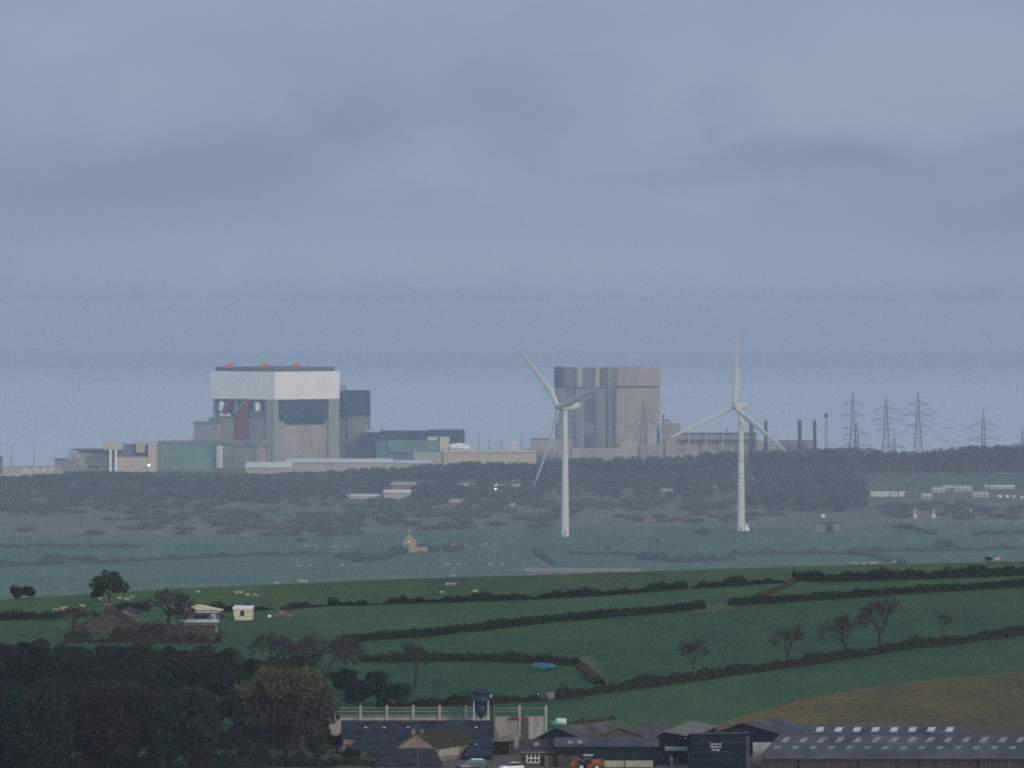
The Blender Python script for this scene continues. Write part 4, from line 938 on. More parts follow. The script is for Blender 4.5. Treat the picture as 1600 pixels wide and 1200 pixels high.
# ================================================================== THE NEAR HILL
def hh(pts): return [hill(*p) for p in pts]
HG = 'hedges across the green hill'
def nhedge(pts, label, h, w=1.6, m='hedge_dark', dens=30, seed=0, bumpy=.3, leaf=.26): hedge('field_hedge', label, hh(pts), h, w, m, dens, leaf, seed, HG, bumpy=bumpy)
nhedge([(512, 946), (560, 946), (600, 944), (650, 943)], 'lumpy hilltop hedge by the scrubby bank, broken with gaps', 1.7, seed=1, bumpy=.8)
nhedge([(652, 942), (700, 941), (800, 938), (860, 935), (930, 931), (1000, 926), (1072, 919)], 'long dark hedge under the crest in the middle of the hill', 1.8, seed=2, bumpy=.55)
nhedge([(1082, 919), (1130, 917), (1172, 914), (1226, 910)], 'bushy crest hedge continuing beyond the dip', 1.9, seed=3, bumpy=.7)
nhedge([(1238, 908), (1290, 909), (1400, 906), (1500, 903), (1760, 890)], 'thick tall dark hedge close under the crest', 2.6, 2.4, seed=4, dens=44)
nhedge([(535, 1004), (600, 999), (650, 996), (760, 984), (860, 972), (960, 964), (1040, 957), (1100, 951)], 'clipped straight dark hedge across the middle of the hill', 1.8, seed=5, bumpy=.15)
nhedge([(1140, 946), (1200, 943), (1300, 936), (1400, 929), (1500, 923), (1760, 906)], 'clipped dark hedge in line beyond the field gap', 1.8, seed=6, bumpy=.15)
nhedge([(1180, 936), (1205, 926), (1238, 912)], 'dry brown scrub hedge linking the two long hedges', 1.5, 1.8, 'scrub_dry', 22, 7, .6)
nhedge([(560, 1034), (600, 1034), (660, 1034), (760, 1033), (830, 1036), (905, 1040)], 'dark hedge behind the blue tarpaulin', 2.0, seed=8, bumpy=.25)
nhedge([(908, 1041), (918, 1052), (926, 1062), (938, 1070)], 'dry grassy bank hedge turning downhill from the tarpaulin hedge', 1.3, 2.2, 'scrub_dry', 20, 9, .7)
nhedge([(590, 1108), (660, 1104), (740, 1101), (800, 1097), (838, 1094)], 'brown hedge directly behind the silage wall and blue bin', 2.0, 1.8, 'hedge_brown', 28, 10, .5)
nhedge([(872, 1093), (930, 1084), (980, 1078), (1060, 1067), (1090, 1063)], 'brown hedge beyond the gateway above the farm barns', 2.2, 1.8, 'hedge_brown', 30, 11, .4)
nhedge([(1090, 1063), (1150, 1054), (1250, 1041), (1330, 1028), (1420, 1014), (1500, 1005), (1760, 971)], 'long hedge rising with five bare trees along it', 2.0, 1.8, 'hedge_brown', 30, 12, .35)
nhedge([(-20, 969), (40, 968), (100, 966)], 'black looking hedge by the picture edge above the wood', 2.0, 2.2, seed=13)
nhedge([(100, 965), (130, 962), (150, 963)], 'scrubby olive hedge end beside the old cottage', 1.6, 2.4, 'scrub_dry', 22, 14, .6)
nhedge([(180, 955), (215, 955), (232, 954)], 'dark hedge behind the old cottage chimneys', 2.0, 2.0, seed=15)
nhedge([(330, 955), (362, 956), (400, 954), (425, 952)], 'dark hedge behind the cream hut', 1.7, 1.6, seed=16, bumpy=.6)
nhedge([(100, 1004), (150, 1003), (200, 1003), (260, 1004), (345, 1004)], 'dark thicket along the upper edge of the wood below cottage and cabin', 3.6, 3.6, 'leaf_brown', 60, 18, .7, .3)
nhedge([(440, 953), (475, 950), (512, 947)], 'thin scrubby bank hedge beyond the rubble heap', 1.3, 1.6, 'hedge_brown', 22, 17, .8)

# the dark wood
WG = 'trees of the dark wood'
protos = []
for i, (h, r, z0, m) in enumerate(((14, 4.6, 2, 'leaf_dark'), (14, 5.2, 1.5, 'leaf_brown'), (14, 4.0, 1.2, 'leaf_dark'), (14, 5.6, 2.2, 'leaf_brown'), (14, 3.4, .8, 'leaf_ever'), (14, 5.0, 1.4, 'leaf_dark'))):
    protos.append(make_tree('wood_tree', 'dark crowded tree of the wood beside the farm', 'tree', (0, 0, 0), h, r, z0, m, 24, 2700, .36, group=WG))
WTOP = [(-60, 992), (60, 994), (120, 1000), (180, 996), (230, 1000), (290, 1002), (345, 1004), (380, 1010), (410, 1016), (440, 1014), (470, 1010), (500, 1008), (530, 1016), (560, 1040), (580, 1060)]
used = 0; rw = random.Random(5)
for row, (Y, p0, p1, stp) in enumerate(((1300, -40, 380, 42), (1255, -60, 400, 44), (1212, -70, 500, 40), (1172, -80, 505, 42), (1135, -80, 500, 44), (1102, -90, 335, 46), (1074, -80, 325, 44), (1058, -70, 320, 40), (1046, -60, 320, 42))):
    px = p0 + rw.uniform(0, 20)
    while px < p1:
        Yy = Y + rw.uniform(-14, 14); q = on(px, Yy); lim = Z(lerp_tab(WTOP, px) + rw.uniform(-3, 16), Yy) - q.z
        h = min(rw.uniform(11.5, 15.5), lim)
        if h > 3.5:
            pi = used if used < len(protos) else rw.randrange(len(protos))
            sc = (max(.55, h / 14 * rw.uniform(.9, 1.15)),) * 2 + (h / 14,)
            if used < len(protos):
                o = protos[pi]; o.location = q; o.scale = sc; o.rotation_euler = (0, 0, rw.uniform(0, 6))
            else: dup(protos[pi], q, rw.uniform(0, 6), sc)
            used += 1
        px += stp * rw.uniform(.75, 1.25)
t = thing('broad_tree', 'big rounded tree with olive topped crown beside the silage wall', 'tree', on(446, 1086))
limbs(MB(), 13.0, 8.0, 3.2, 16, .42).build_local('trunk', 'bark', t)
n_ = 6500; d_ = RNG.normal(size=(n_, 3)); d_ /= np.linalg.norm(d_, axis=1)[:, None]; d_[:, 2] = np.where(d_[:, 2] < -.45, -d_[:, 2], d_[:, 2])
w_ = 1 + .07 * np.sin(d_[:, 0] * 9 + d_[:, 2] * 5) + .06 * np.sin(d_[:, 1] * 13 + d_[:, 0] * 4) + .05 * np.sin(d_[:, 2] * 17)
d_ *= (w_ * (.55 + .45 * RNG.random(n_) ** .5))[:, None]; d_[:, 2] = d_[:, 2] * np.where(d_[:, 2] > 0, 7.0, 5.6) + 7.9; d_[:, 0] *= 8.6; d_[:, 1] *= 7.5
top_ = (d_[:, 2] > 11.0 + 1.3 * np.sin(d_[:, 0] * 1.1)) & ((d_[:, 0] / 8.6) ** 2 + (d_[:, 1] / 7.5) ** 2 + ((d_[:, 2] - 7.9) / 7.0) ** 2 > .55)
leaf_obj('crown', d_[~top_], .30, 'twig_leaf', t); leaf_obj('new_leaves', np.concatenate([d_[top_], d_[top_] + RNG.normal(size=(top_.sum(), 3)) * .3]), .34, 'leaf_olive', t)
for px, py, h, w, sd, lb in ((470, 1062, 9.5, 1.0, 31, 'leafless tree behind the olive topped tree, lower of a pair'), (508, 1072, 10.5, 1.0, 32, 'leafless tree between the olive topped tree and the evergreens'), (540, 1050, 7.5, 1.0, 33, 'small leafless tree at the end of the middle hedge'), (430, 1045, 7.5, 1.1, 34, 'brown leafless tree on the upper edge of the wood')):
    make_bare('bare_tree', lb, hill(px, py), h, .22, 6, .8, .10, (0, 0), .17, sd, 'leafless trees beside the wood', wide=w)
for px, py, h, r, lb in ((590, 1100, 6.0, 3.4, 'dark evergreen bush above the silage wall, tallest in its clump'), (560, 1104, 5.0, 3.2, 'dark evergreen bush next to the olive topped tree'), (622, 1104, 4.2, 3.0, 'lighter green bush at the end of the evergreen clump'), (540, 1085, 5.5, 3.0, 'dark bush on the slope above the evergreen clump')):
    make_tree('evergreen_bush', lb, 'bush', hill(px, py), h, r, .6, 'leaf_ever' if px != 622 else 'leaf_green', 12, 1300, .36, group='evergreen clump above the silage wall', nl=4)
make_tree('broad_tree', 'wind shaped green tree standing out against the plain on the crest', 'tree', hill(170, 947), 7.8, 4.3, 2.4, 'leaf_green', 18, 1900, .34, nl=9)
make_tree('low_bush', 'small dark bush under the wind shaped crest tree', 'bush', hill(150, 939), 2.5, 1.6, .3, 'leaf_dark', 7, 420, .3, nl=3)
make_tree('low_bush', 'dark rounded bush pair on the crest by the picture edge', 'bush', hill(24, 934.8), 3.0, 2.1, .2, 'leaf_dark', 10, 800, .3, nl=3)
make_tree('low_bush', 'slightly smaller dark bush joined to the crest bush', 'bush', hill(43, 934), 2.7, 1.8, .2, 'leaf_dark', 9, 700, .3, nl=3)
for px, py, h, tf, lev, lean, r, sd, w, lb in (
    (648, 1076, 9.2, .45, 6, (.3, 0), .24, 41, .85, 'tall leafless tree with a long straight trunk in front of the tarpaulin hedge'),
    (1083, 1060, 8.2, .35, 6, (0, 0), .16, 42, .9, 'faint thin leafless tree, first along the rising hedge'),
    (1229, 1040, 8.2, .35, 6, (.2, 0), .20, 43, .85, 'upright dark leafless tree, second along the rising hedge'),
    (1327, 1026, 8.8, .32, 6, (-.9, 0), .30, 44, 1.15, 'leaning leafless tree with a crooked trunk on the rising hedge'),
    (1373, 1016, 11.4, .30, 6, (.2, 0), .30, 45, 1.0, 'tallest leafless tree on the rising hedge, beside the leaning one'),
    (1472, 1004, 6.8, .45, 5, (0, 0), .13, 46, .95, 'slim leafless tree, last along the rising hedge'),
    (262, 988, 9.4, .35, 6, (.2, 0), .34, 47, 1.15, 'dense brown leafless tree between cottage and blue cabin'),
    (286, 994, 7.6, .3, 6, (-.2, 0), .22, 50, 1.1, 'leafless tree half hiding the corner of the blue cabin'),
    (335, 990, 5.0, .3, 5, (0, 0), .14, 48, 1.0, 'small brown leafless tree before the blue cabin'),
    (115, 990, 6.0, .3, 5, (0, 0), .18, 49, 1.1, 'brown leafless tree growing against the old cottage')):
    make_bare('bare_tree', lb, hill(px, py), h, tf, lev, .72, .07, lean, r, sd, 'leafless trees on the hill', wide=w)

# sheep -------------------------------------------------------------
def skin_mesh(name, verts, edges, radii, m, sub_=1):
    me = bpy.data.meshes.new(name + '_cage'); me.from_pydata(verts, edges, []); o = bpy.data.objects.new(name + '_cage', me); COL.objects.link(o)
    md = o.modifiers.new('s', 'SKIN'); sv = me.skin_vertices[0].data
    for i, r in enumerate(radii): sv[i].radius = (r, r) if not hasattr(r, '__len__') else r
    sv[0].use_root = True
    ms = o.modifiers.new('u', 'SUBSURF'); ms.levels = sub_; ms.render_levels = sub_
    dg = bpy.context.evaluated_depsgraph_get(); me2 = bpy.data.meshes.new_from_object(o.evaluated_get(dg))
    bpy.data.objects.remove(o); me2.name = name; me2.materials.clear(); me2.materials.append(MT[m])
    for p in me2.polygons: p.use_smooth = True
    return me2
def sheep_mesh(nm, m, graze):
    hd = [(.62, 0, .72), (.78, 0, .42 if graze else .92), (.95, 0, .16 if graze else .86)]
    v = [(0, 0, .66), (.35, 0, .68), hd[0], hd[1], hd[2], (-.35, 0, .67), (-.55, 0, .66), (-.62, 0, .5)]
    e = [(0, 1), (1, 2), (2, 3), (3, 4), (0, 5), (5, 6), (6, 7)]; r = [.30, .28, .17, .11, .07, .30, .2, .05]
    for x, a in ((.36, 1), (-.38, 5)):
        for s in (-1, 1):
            i = len(v); v += [(x, s * .14, .45), (x + .02, s * .15, .22), (x, s * .15, .02)]; e += [(a, i), (i, i + 1), (i + 1, i + 2)]; r += [.10, .05, .045]
    for s in (-1, 1):
        i = len(v); v.append((hd[1][0] - .02, s * .16, hd[1][2] + .04)); e.append((3, i)); r.append(.035)
    return skin_mesh(nm, v, e, r, m)
SM = [sheep_mesh('sheep', 'wool', True), sheep_mesh('sheep', 'wool', False)]
rs = random.Random(3)
def flock(pts, label, group, m=None, scale=.9, cat='sheep', name='sheep', mesh=None):
    for i, (px, py) in enumerate(pts):
        o = bpy.data.objects.new(name, mesh or SM[(i + len(label)) % 2]); COL.objects.link(o); o.location = hill(px, py); s = scale * rs.uniform(.85, 1.1); o.scale = (s, s, s)
        o.rotation_euler = (0, 0, rs.choice((0, 3.14)) + rs.uniform(-.7, .7)); tag(o, label, cat, group)
flock([(86, 956), (100, 954), (97, 956)], 'white sheep grazing beside the black looking hedge near the wood', 'sheep beside the black hedge')
flock([(129, 950)], 'single greyish sheep between the hedge sheep and the crest tree', None)
flock([(156, 939)], 'white sheep standing under the wind shaped crest tree', None)
flock([(186, 938), (198, 940), (206, 936)], 'white sheep in a loose group just beyond the crest tree trunk', 'sheep beyond the crest tree')
flock([(310, 928)], 'lone pale sheep near the crest behind the leafless tree', None)
flock([(371, 930), (376, 930), (386, 933), (398, 933)], 'white sheep in a line above the cream hut', 'sheep above the cream hut')
flock([(433, 914.5), (470, 912.5), (478, 912)], 'pale sheep right on the crest beyond the cream hut', 'sheep on the crest beyond the hut')
flock([(690, 929), (742, 928)], 'sheep half hidden behind the long dark hedge', 'sheep behind the long hedge')
flock([(700, 917), (709, 916)], 'white sheep side by side on open grass below the crest', 'sheep pair below the crest')
flock([(708, 902.8)], 'pale sheep on the skyline above the sheep pair', None)
flock([(1331, 883.5), (1337, 884), (1350, 884), (1362, 884), (1367, 883.6)], 'white sheep in a row on the skyline above the thick tall hedge', 'sheep row on the skyline')
flock([(1397, 882)], 'bigger white sheep on the skyline apart from the row', None)
def cow_mesh(nm, m):
    v = [(0, 0, 1.0), (.55, 0, 1.02), (.95, 0, 1.1), (1.25, 0, 1.3), (1.55, 0, 1.12), (-.5, 0, 1.02), (-.85, 0, 1.02), (-.95, 0, .6)]
    e = [(0, 1), (1, 2), (2, 3), (3, 4), (0, 5), (5, 6), (6, 7)]; r = [.42, .40, .28, .19, .12, .42, .3, .05]
    for x, a in ((.6, 1), (-.6, 5)):
        for s in (-1, 1):
            i = len(v); v += [(x, s * .2, .65), (x + .03, s * .22, .35), (x, s * .22, .03)]; e += [(a, i), (i, i + 1), (i + 1, i + 2)]; r += [.16, .08, .07]
    return skin_mesh(nm, v, e, r, m)
flock([(1545, 877.5)], 'black calf on the skyline beside the pinkish cow', None, scale=.8, cat='calf', name='calf', mesh=cow_mesh('calf', 'wool_dark'))
flock([(1558, 878)], 'pinkish cream cow on the skyline above the thick tall hedge', None, scale=.9, cat='cow', name='cow', mesh=cow_mesh('cow', 'wool_pink'))

# hill buildings ------------------------------------------------------
def quad_roof(m, a, b, c, d, t=.2): m.slab([a, b, c, d], t); return m
def gable(name, label, cat, p0, pa, p1, apex, eave, base, Y, depth, skew, wall, roof, group=None, over=.3, eave1=None, front=None, drop=0.0):
    """gable end facing the viewer; ridge runs back by depth metres and sideways by skew metres"""
    x0, xa, x1 = X(p0, Y), X(pa, Y), X(p1, Y); zb, z0, za, z1 = Z(base, Y), Z(eave, Y), Z(apex, Y), Z(eave1 or eave, Y)
    t = thing(name, label, cat, (xa, Y, zb), group); D = Vector((skew, depth, -drop)); B = Vector((skew / depth * -over, -over, 0))
    MB().ext([(x0, Y, zb), (x1, Y, zb), (x1, Y, z1), (xa, Y, za), (x0, Y, z0)], D).build('wall', wall, t)
    m = MB(); sl0 = (za - z0) / max(.1, xa - x0) * over; sl1 = (za - z1) / max(.1, x1 - xa) * over
    A = Vector((xa, Y, za + .16)); E0 = Vector((x0 - over, Y, z0 - sl0 + .16)); E1 = Vector((x1 + over, Y, z1 - sl1 + .16))
    m.slab([E0 + B, A + B, A + D, E0 + D], .15); m.slab([A + B, E1 + B, E1 + D, A + D], .15)
    rf = m.build('roof', roof, t)
    return t, rf
q = hill(160, 992)
t, rf = gable('stone_cottage', 'old stone cottage with mossy brown roof and chimneys above the wood', 'cottage', 118, 170, 214, 953, 980, 1000, q.y, 9, .6, 'stone', 'mossy_roof')
Y = q.y
sub(MB().fb(164, 173, 945, 958, Y + 3, 1.2), 'chimney', 'stone', rf); sub(MB().fb(163.5, 173.5, 944, 945.5, Y + 2.9, 1.4), 'chimney_cap', 'brick_red', rf)
gable('cottage_wing', 'pale rendered wing behind the mossy cottage roof with its own chimney', 'cottage', 179, 196, 215, 952, 957.5, 995, Y + 10.5, 7, .3, 'stone_pale', 'slate_brown')
MB().fb(209, 214, 953, 962, Y + 14, .9).build('chimney_stack', 'stone_grey', None, (X(211, Y + 14), Y + 14, Z(962, Y + 14))); tag(COL.objects[-1], 'grey square chimney stack at the end of the cottage wing', 'chimney')
# blue cabin on a stone base
q = hill(308, 992); Y = q.y
t = simple_block('retaining_wall', 'brown ivy grown stone retaining wall under the blue cabin', 'wall', on(290, Y), [('wall', 'stone', [(240, 342, 976, 1004, Y, 5)]), ('coping', 'stone_pale', [(268, 341, 974.8, 976.2, Y - .2, 2)])])
MB().fb(336, 341, 978, 990, Y - .25, .3).build('pale_gatepost', 'stone_pale', t)
t, rf = gable('cabin', 'bluish cabin with low cream gable and pale skirting above the stone wall', 'cabin', 280, 306, 343, 947, 954.5, 975, Y + 1, 5, .4, 'caravan_blue', 'caravan_cream', over=.25)
MB().ext([(X(286, Y), Y + .9, Z(953.5, Y)), (X(340, Y), Y + .9, Z(954, Y)), (X(306, Y), Y + .9, Z(947.6, Y))], (0, .15, 0)).build('gable_board', 'caravan_cream', t)
MB().fb(280, 342, 968, 972.5, Y + .6, .5).build('skirting', 'caravan_pale', t); MB().fb(303, 324, 961, 966, Y + .85, .2).build('window', 'glass_dark', t); MB().fb(330, 337, 959, 968, Y + .85, .2).build('window', 'caravan_pale', t)
MB().fb(290, 342, 955.5, 957.5, Y + .5, .6).build('gutter_board', 'caravan_pale', t)
q2 = (X(272, Y + 3), Y + 3, Z(952, Y + 3)); o = MB().lathe([(.3, 0), (.55, .15), (.55, .8), (.2, 1.0)], q2, 12); o.fb(267, 277, 952, 953.2, Y + 2.6, 1); tag(o.build('gas_bottle_shelter', 'caravan_pale', None, q2), 'small white tank standing at the corner of the blue cabin', 'tank')
# cream hut
q = hill(378, 969); Y = q.y; t = thing('field_hut', 'cream boarded field hut with one dark window, leaning slightly', 'hut', q)
MB().ext([(X(367, Y), Y, Z(970, Y)), (X(393, Y), Y, Z(969, Y)), (X(393.5, Y), Y, Z(951.5, Y)), (X(364, Y), Y, Z(951, Y))], (.3, 3.0, 0)).build('wall', 'hut_cream', t)
MB().ext([(X(363, Y), Y - .2, Z(951.2, Y)), (X(394.2, Y), Y - .2, Z(951.8, Y)), (X(393.8, Y), Y - .2, Z(949.6, Y)), (X(363.5, Y), Y - .2, Z(949.0, Y))], (.3, 3.4, .3)).build('roof', 'paint_white', t)
w = MB().fb(375.5, 381.5, 954, 962.5, Y - .05, .15).build('window', 'glass_dark', t); sub(MB().fb(374.8, 382.2, 962.5, 963.3, Y - .1, .15), 'sill', 'hut_cream', w)
MB().fb(367, 393, 962.8, 963.6, Y - .07, .1).build('batten', 'pale_concrete', t)
# rubble heap with hoop
q = hill(440, 964); Y = q.y; k = Y / F
P_ = MB(); rr_ = random.Random(9)
ring = []
for j, (hgt, sc) in enumerate(((0, 1), (.5, .93), (1.0, .6), (1.5, .22))):
    for i in range(16):
        a = 6.283 * i / 16; s = sc * rr_.uniform(.85, 1.12); ring.append((q.x + math.cos(a) * 22 * k * s + (-1.2 * hgt * k), q.y + 1.5 + math.sin(a) * 1.6 * s, q.z - .2 + hgt * rr_.uniform(.8, 1.15)))
P_.add(ring, [(j * 16 + i, j * 16 + (i + 1) % 16, (j + 1) * 16 + (i + 1) % 16, (j + 1) * 16 + i) for j in range(3) for i in range(16)] + [tuple(48 + i for i in range(16))])
tag(P_.build('rubble_heap', 'rubble', None, q), 'pinkish rubble heap under a thin hoop beside the cream hut', 'heap')
m = MB(); pr = None
for i in range(13):
    a = 3.1416 * i / 12; p = Vector((X(434, Y) - math.cos(a) * 16 * k, Y - .3, q.z - .2 + math.sin(a) * 2.9))
    if pr is not None: m.tube(pr, p, .06, .06, 5)
    pr = p
tag(m.build('tunnel_hoop', 'lattice_steel', None, (X(434, Y), Y - .3, q.z)), 'thin bent hoop arching over the rubble heap', 'hoop')
o = MB().lathe([(.3, 0), (.42, .2), (.35, .5), (.1, .6)], (X(421, Y), Y - .8, q.z - .1), 10); tag(o.build('white_sack', 'paint_white', None, (X(421, Y), Y - .8, q.z)), 'small white sack at the foot of the rubble heap', 'sack')
# blue tarpaulin over a trailer
q = hill(848, 1047); Y = q.y; k = Y / F; t = thing('covered_trailer', 'bright blue tarpaulin draped over a trailer in the small field', 'trailer', q)
vs = []; rr_ = random.Random(4)
for j, (hz, sx, sy) in enumerate(((.15, .88, .95), (.75, 1.0, 1.0), (1.05, .95, .9), (1.3, .6, .5), (1.33, .2, .2))):
    for i in range(20):
        a = 6.283 * i / 20; cx, cy = math.cos(a), math.sin(a); cx = math.copysign(abs(cx) ** .5, cx); cy = math.copysign(abs(cy) ** .5, cy)
        vs.append((q.x + cx * 20 * k * sx, q.y + 1.2 + cy * 1.2 * sy, q.z + hz + (rr_.uniform(-.16, .12) if j in (0, 2, 3) else 0)))
MB().add(vs, [(j * 20 + i, j * 20 + (i + 1) % 20, (j + 1) * 20 + (i + 1) % 20, (j + 1) * 20 + i) for j in range(4) for i in range(20)] + [tuple(range(20))[::-1], tuple(80 + i for i in range(20))]).build('tarpaulin', 'tarp_blue', t)
for s in (-.5, .5): MB().tube((q.x + s * 20 * k, q.y - .1, q.z + .25), (q.x + s * 20 * k, q.y + .1, q.z + .25), .28, .28, 12).build('wheel', 'rubber', t)
# quad bike at gateway
q = hill(848, 1095); Y = q.y; k = Y / F; t = thing('quad_bike', 'small dark farm quad with white lamp parked in the field gateway', 'quad bike', q)
m = MB(); m.ext([(q.x - .9, Y, q.z + .5), (q.x + .9, Y, q.z + .5), (q.x + 1.0, Y, q.z + .95), (q.x + .3, Y, q.z + 1.0), (q.x + .1, Y, q.z + .8), (q.x - .5, Y, q.z + .85), (q.x - .95, Y, q.z + 1.0)], (0, .8, 0)); m.build('body', 'chimney_dark', t)
m = MB(); m.tube((q.x - .6, Y + .4, q.z + .9), (q.x - .75, Y + .4, q.z + 1.35), .05); m.tube((q.x - .75, Y, q.z + 1.35), (q.x - .75, Y + .8, q.z + 1.35), .05); m.build('handlebar', 'rubber', t)
for s in (-.65, .65):
    for yy in (-.1, .75): MB().tube((q.x + s, Y + yy, q.z + .33), (q.x + s, Y + yy + .22, q.z + .33), .36, .36, 12).build('wheel', 'rubber', t)
MB().lathe([(.05, -.12), (.16, 0), (.05, .12)], (q.x - .85, Y - .1, q.z + 1.2), 10).build('headlamp', 'paint_white', t)
# gate beside
m = MB(); a, b = hill(854, 1094), hill(870, 1092)
for z in (.3, .6, .9, 1.2): m.tube(a + Vector((0, 0, z)), b + Vector((0, 0, z)), .05, .05, 5)
t = thing('field_gate', 'grey metal field gate closing the gap between the brown hedges', 'gate', a); m.build('bars', 'galvanised', t)
for p in (a, b): MB().tube(p - Vector((0, 0, .3)), p + Vector((0, 0, 1.5)), .1, .1, 6).build('gatepost', 'bark_pale', t)

# ================================================================== THE FARM
YW = 1117.0
t = thing('silage_wall', 'long pale concrete silage wall with posts and three rails behind the slate barn', 'wall', (X(640, YW), YW, 41))
MB().fb(515, 769, 1120.5, 1160, YW, .45).build('wall', 'concrete_yard', t)
for i in range(7): MB().fb(520.3 + 41.2 * i, 524 + 41.2 * i, 1102, 1138, YW - .35, .34).build('post', 'concrete_post', t)
for r in (1106, 1111.5, 1117.6):
    for i in range(6): MB().fb(524.1 + 41.2 * i, 561.3 + 41.2 * i, r - .8, r + .8, YW - .2, .1).build('rail', 'rail_pale', t)
t = thing('yard_wall', 'tall beige concrete yard wall with posts beyond the blue bin', 'wall', (X(815, YW), YW, 41))
MB().fb(774, 855, 1119.5, 1165, YW + .02, .45).build('wall', 'concrete_yard', t)
for p, b in ((771, 1148), (812, 1142), (853, 1142)): MB().fb(p - 1.8, p + 1.8, 1102.5, b, YW - .36, .36).build('post', 'concrete_post', t)
for r in (1106.5, 1111.5): MB().fb(774, 810, r - .7, r + .7, YW - .2, .1).build('rail', 'rail_pale', t)
MB().fb(815, 851, 1106, 1107.2, YW - .2, .1).build('rail', 'rail_pale', t)
tag(MB().fb(514, 536, 1122, 1166, 1113, .4).build('pale_wall', 'concrete_yard', None, (X(525, 1113), 1113, 41)), 'short pale concrete wall at the end of the slate barn', 'wall')
q = (X(803, YW), YW - .2, Z(1121, YW)); o = MB().ext([(X(793, YW), YW - .6, Z(1123.5, YW)), (X(812, YW), YW - .6, Z(1123.5, YW)), (X(810, YW), YW - .6, Z(1119.5, YW)), (X(800, YW), YW - .6, Z(1119, YW))], (0, .5, 0)); tag(o.build('rusty_sheet', 'rust', None, q), 'dark red rusty sheet lying along the top of the yard wall', 'metal sheet')
# slate barn
t, rf = shed('slate_barn', 'long slate roofed stone barn with tiny skylights below the silage wall', 'barn', 536, 768, 1125.5, 1151, 1185, 1090, 8, 'stone_pale', 'slate')
def roof_lights(rf, cols, row_f, ze, zr, Yf, Yr, w, hh, skewm, m, name='skylight', base=0):
    for c in cols:
        a = []
        for (dx, df) in ((-w / 2, -hh / 2), (w / 2, -hh / 2), (w / 2, hh / 2), (-w / 2, hh / 2)):
            f_ = row_f + df; Y = Yf + (Yr - Yf) * f_; z = ze + (zr - ze) * f_
            a.append((X(c, Yf) + dx + skewm * df, Y, z + .07))
        sub(MB().slab(a, .1), name, m, rf)
ze, zr = Z(1151, 1090), H - (1125.5 - YH) * 1094 / F
roof_lights(rf, (571, 600, 637, 744), .52, ze, zr, 1090, 1094, .42, .12, 0, 'skylight_clear')
def catslide(name, label, p0, p1, t, Yb, e, Yf, base, wall, roof, skew=0.0):
    q = (X((p0 + p1) / 2, Yf), Yf, Z(base, Yf)); th = thing(name, label, 'outbuilding', q)
    MB().ext([(X(p0, Yf), Yf, Z(base, Yf)), (X(p0, Yf), Yb, Z(base, Yf)), (X(p0, Yf), Yb, Z(t, Yb) - .12), (X(p0, Yf), Yf, Z(e, Yf) - .05)], (X(p1, Yf) - X(p0, Yf), 0, 0)).build('wall', wall, th)
    rf = MB().slab([(X(p0, Yf) - .2, Yf - .25, Z(e, Yf)), (X(p1, Yf) + .2, Yf - .25, Z(e, Yf)), (X(p1, Yf) + .2, Yb, Z(t, Yb)), (X(p0, Yf) - .2, Yb, Z(t, Yb))], .14).build('roof', roof, th)
    return th, rf
catslide('lean_to', 'slate lean-to sloping down from the slate barn beside the tan end wall', 561, 628, 1150.5, 1089.5, 1178, 1081, 1200, 'stone', 'slate')
t, rf = catslide('lean_to', 'tall slate lean-to under the blue bin with dark wall below', 728, 768, 1149.5, 1089.4, 1181, 1078, 1212, 'shed_black', 'slate')
roof_lights(rf, (744,), .55, Z(1181, 1078), Z(1149.5, 1089.4), 1078, 1089.4, .5, .06, 0, 'skylight_dull')
catslide('lean_to', 'small stone shed with dark roof at the foot of the slate lean-to', 541, 574, 1163, 1082, 1172, 1076, 1200, 'stone_grey', 'slate')
t, rf = gable('gable_house', 'old house with pale stone gable, twin chimneys and mossy brown roof', 'house', 620, 652, 682, 1146, 1168, 1212, 1072, 14, 6.4, 'stone_pale', 'mossy_roof')
for p in (646, 659): sub(MB().fb(p - 2.6, p + 2.6, 1139.5, 1154, 1072.3 + (p > 650) * 1.0, .9), 'chimney', 'stone_pale', rf)
D = Vector((6.4, 14, 0)); A = Vector((X(682, 1072), 1072, 0)); nrm = Vector((14, -6.4, 0)).normalized()
a = A + D * .05 + nrm * .03; b = A + D * .55 + nrm * .03
MB().ext([(a.x, a.y, 41.5), (b.x, b.y, 41.5), (b.x, b.y, Z(1170, 1074)), (a.x, a.y, Z(1172, 1072))], nrm * .12).build('barn_door', 'board_cream', t)
shed('low_outbuilding', 'low dark roofed outbuilding before the twin chimney house', 'outbuilding', 588, 686, 1169, 1195, 1215, 1058, 7, 'stone_pale', 'slate', hip=1.2)
q = on(653, 1056); m = MB(); m.tube(q - Vector((0, 0, .5)), (q.x, q.y, Z(1146, 1056)), .11, .08, 6); m.box(q.x - .6, q.x + .6, q.y - .05, q.y + .05, Z(1150, 1056), Z(1149, 1056))
tag(m.build('utility_pole', 'bark_pale', None, q), 'thin wooden pole standing before the twin chimney house', 'pole')
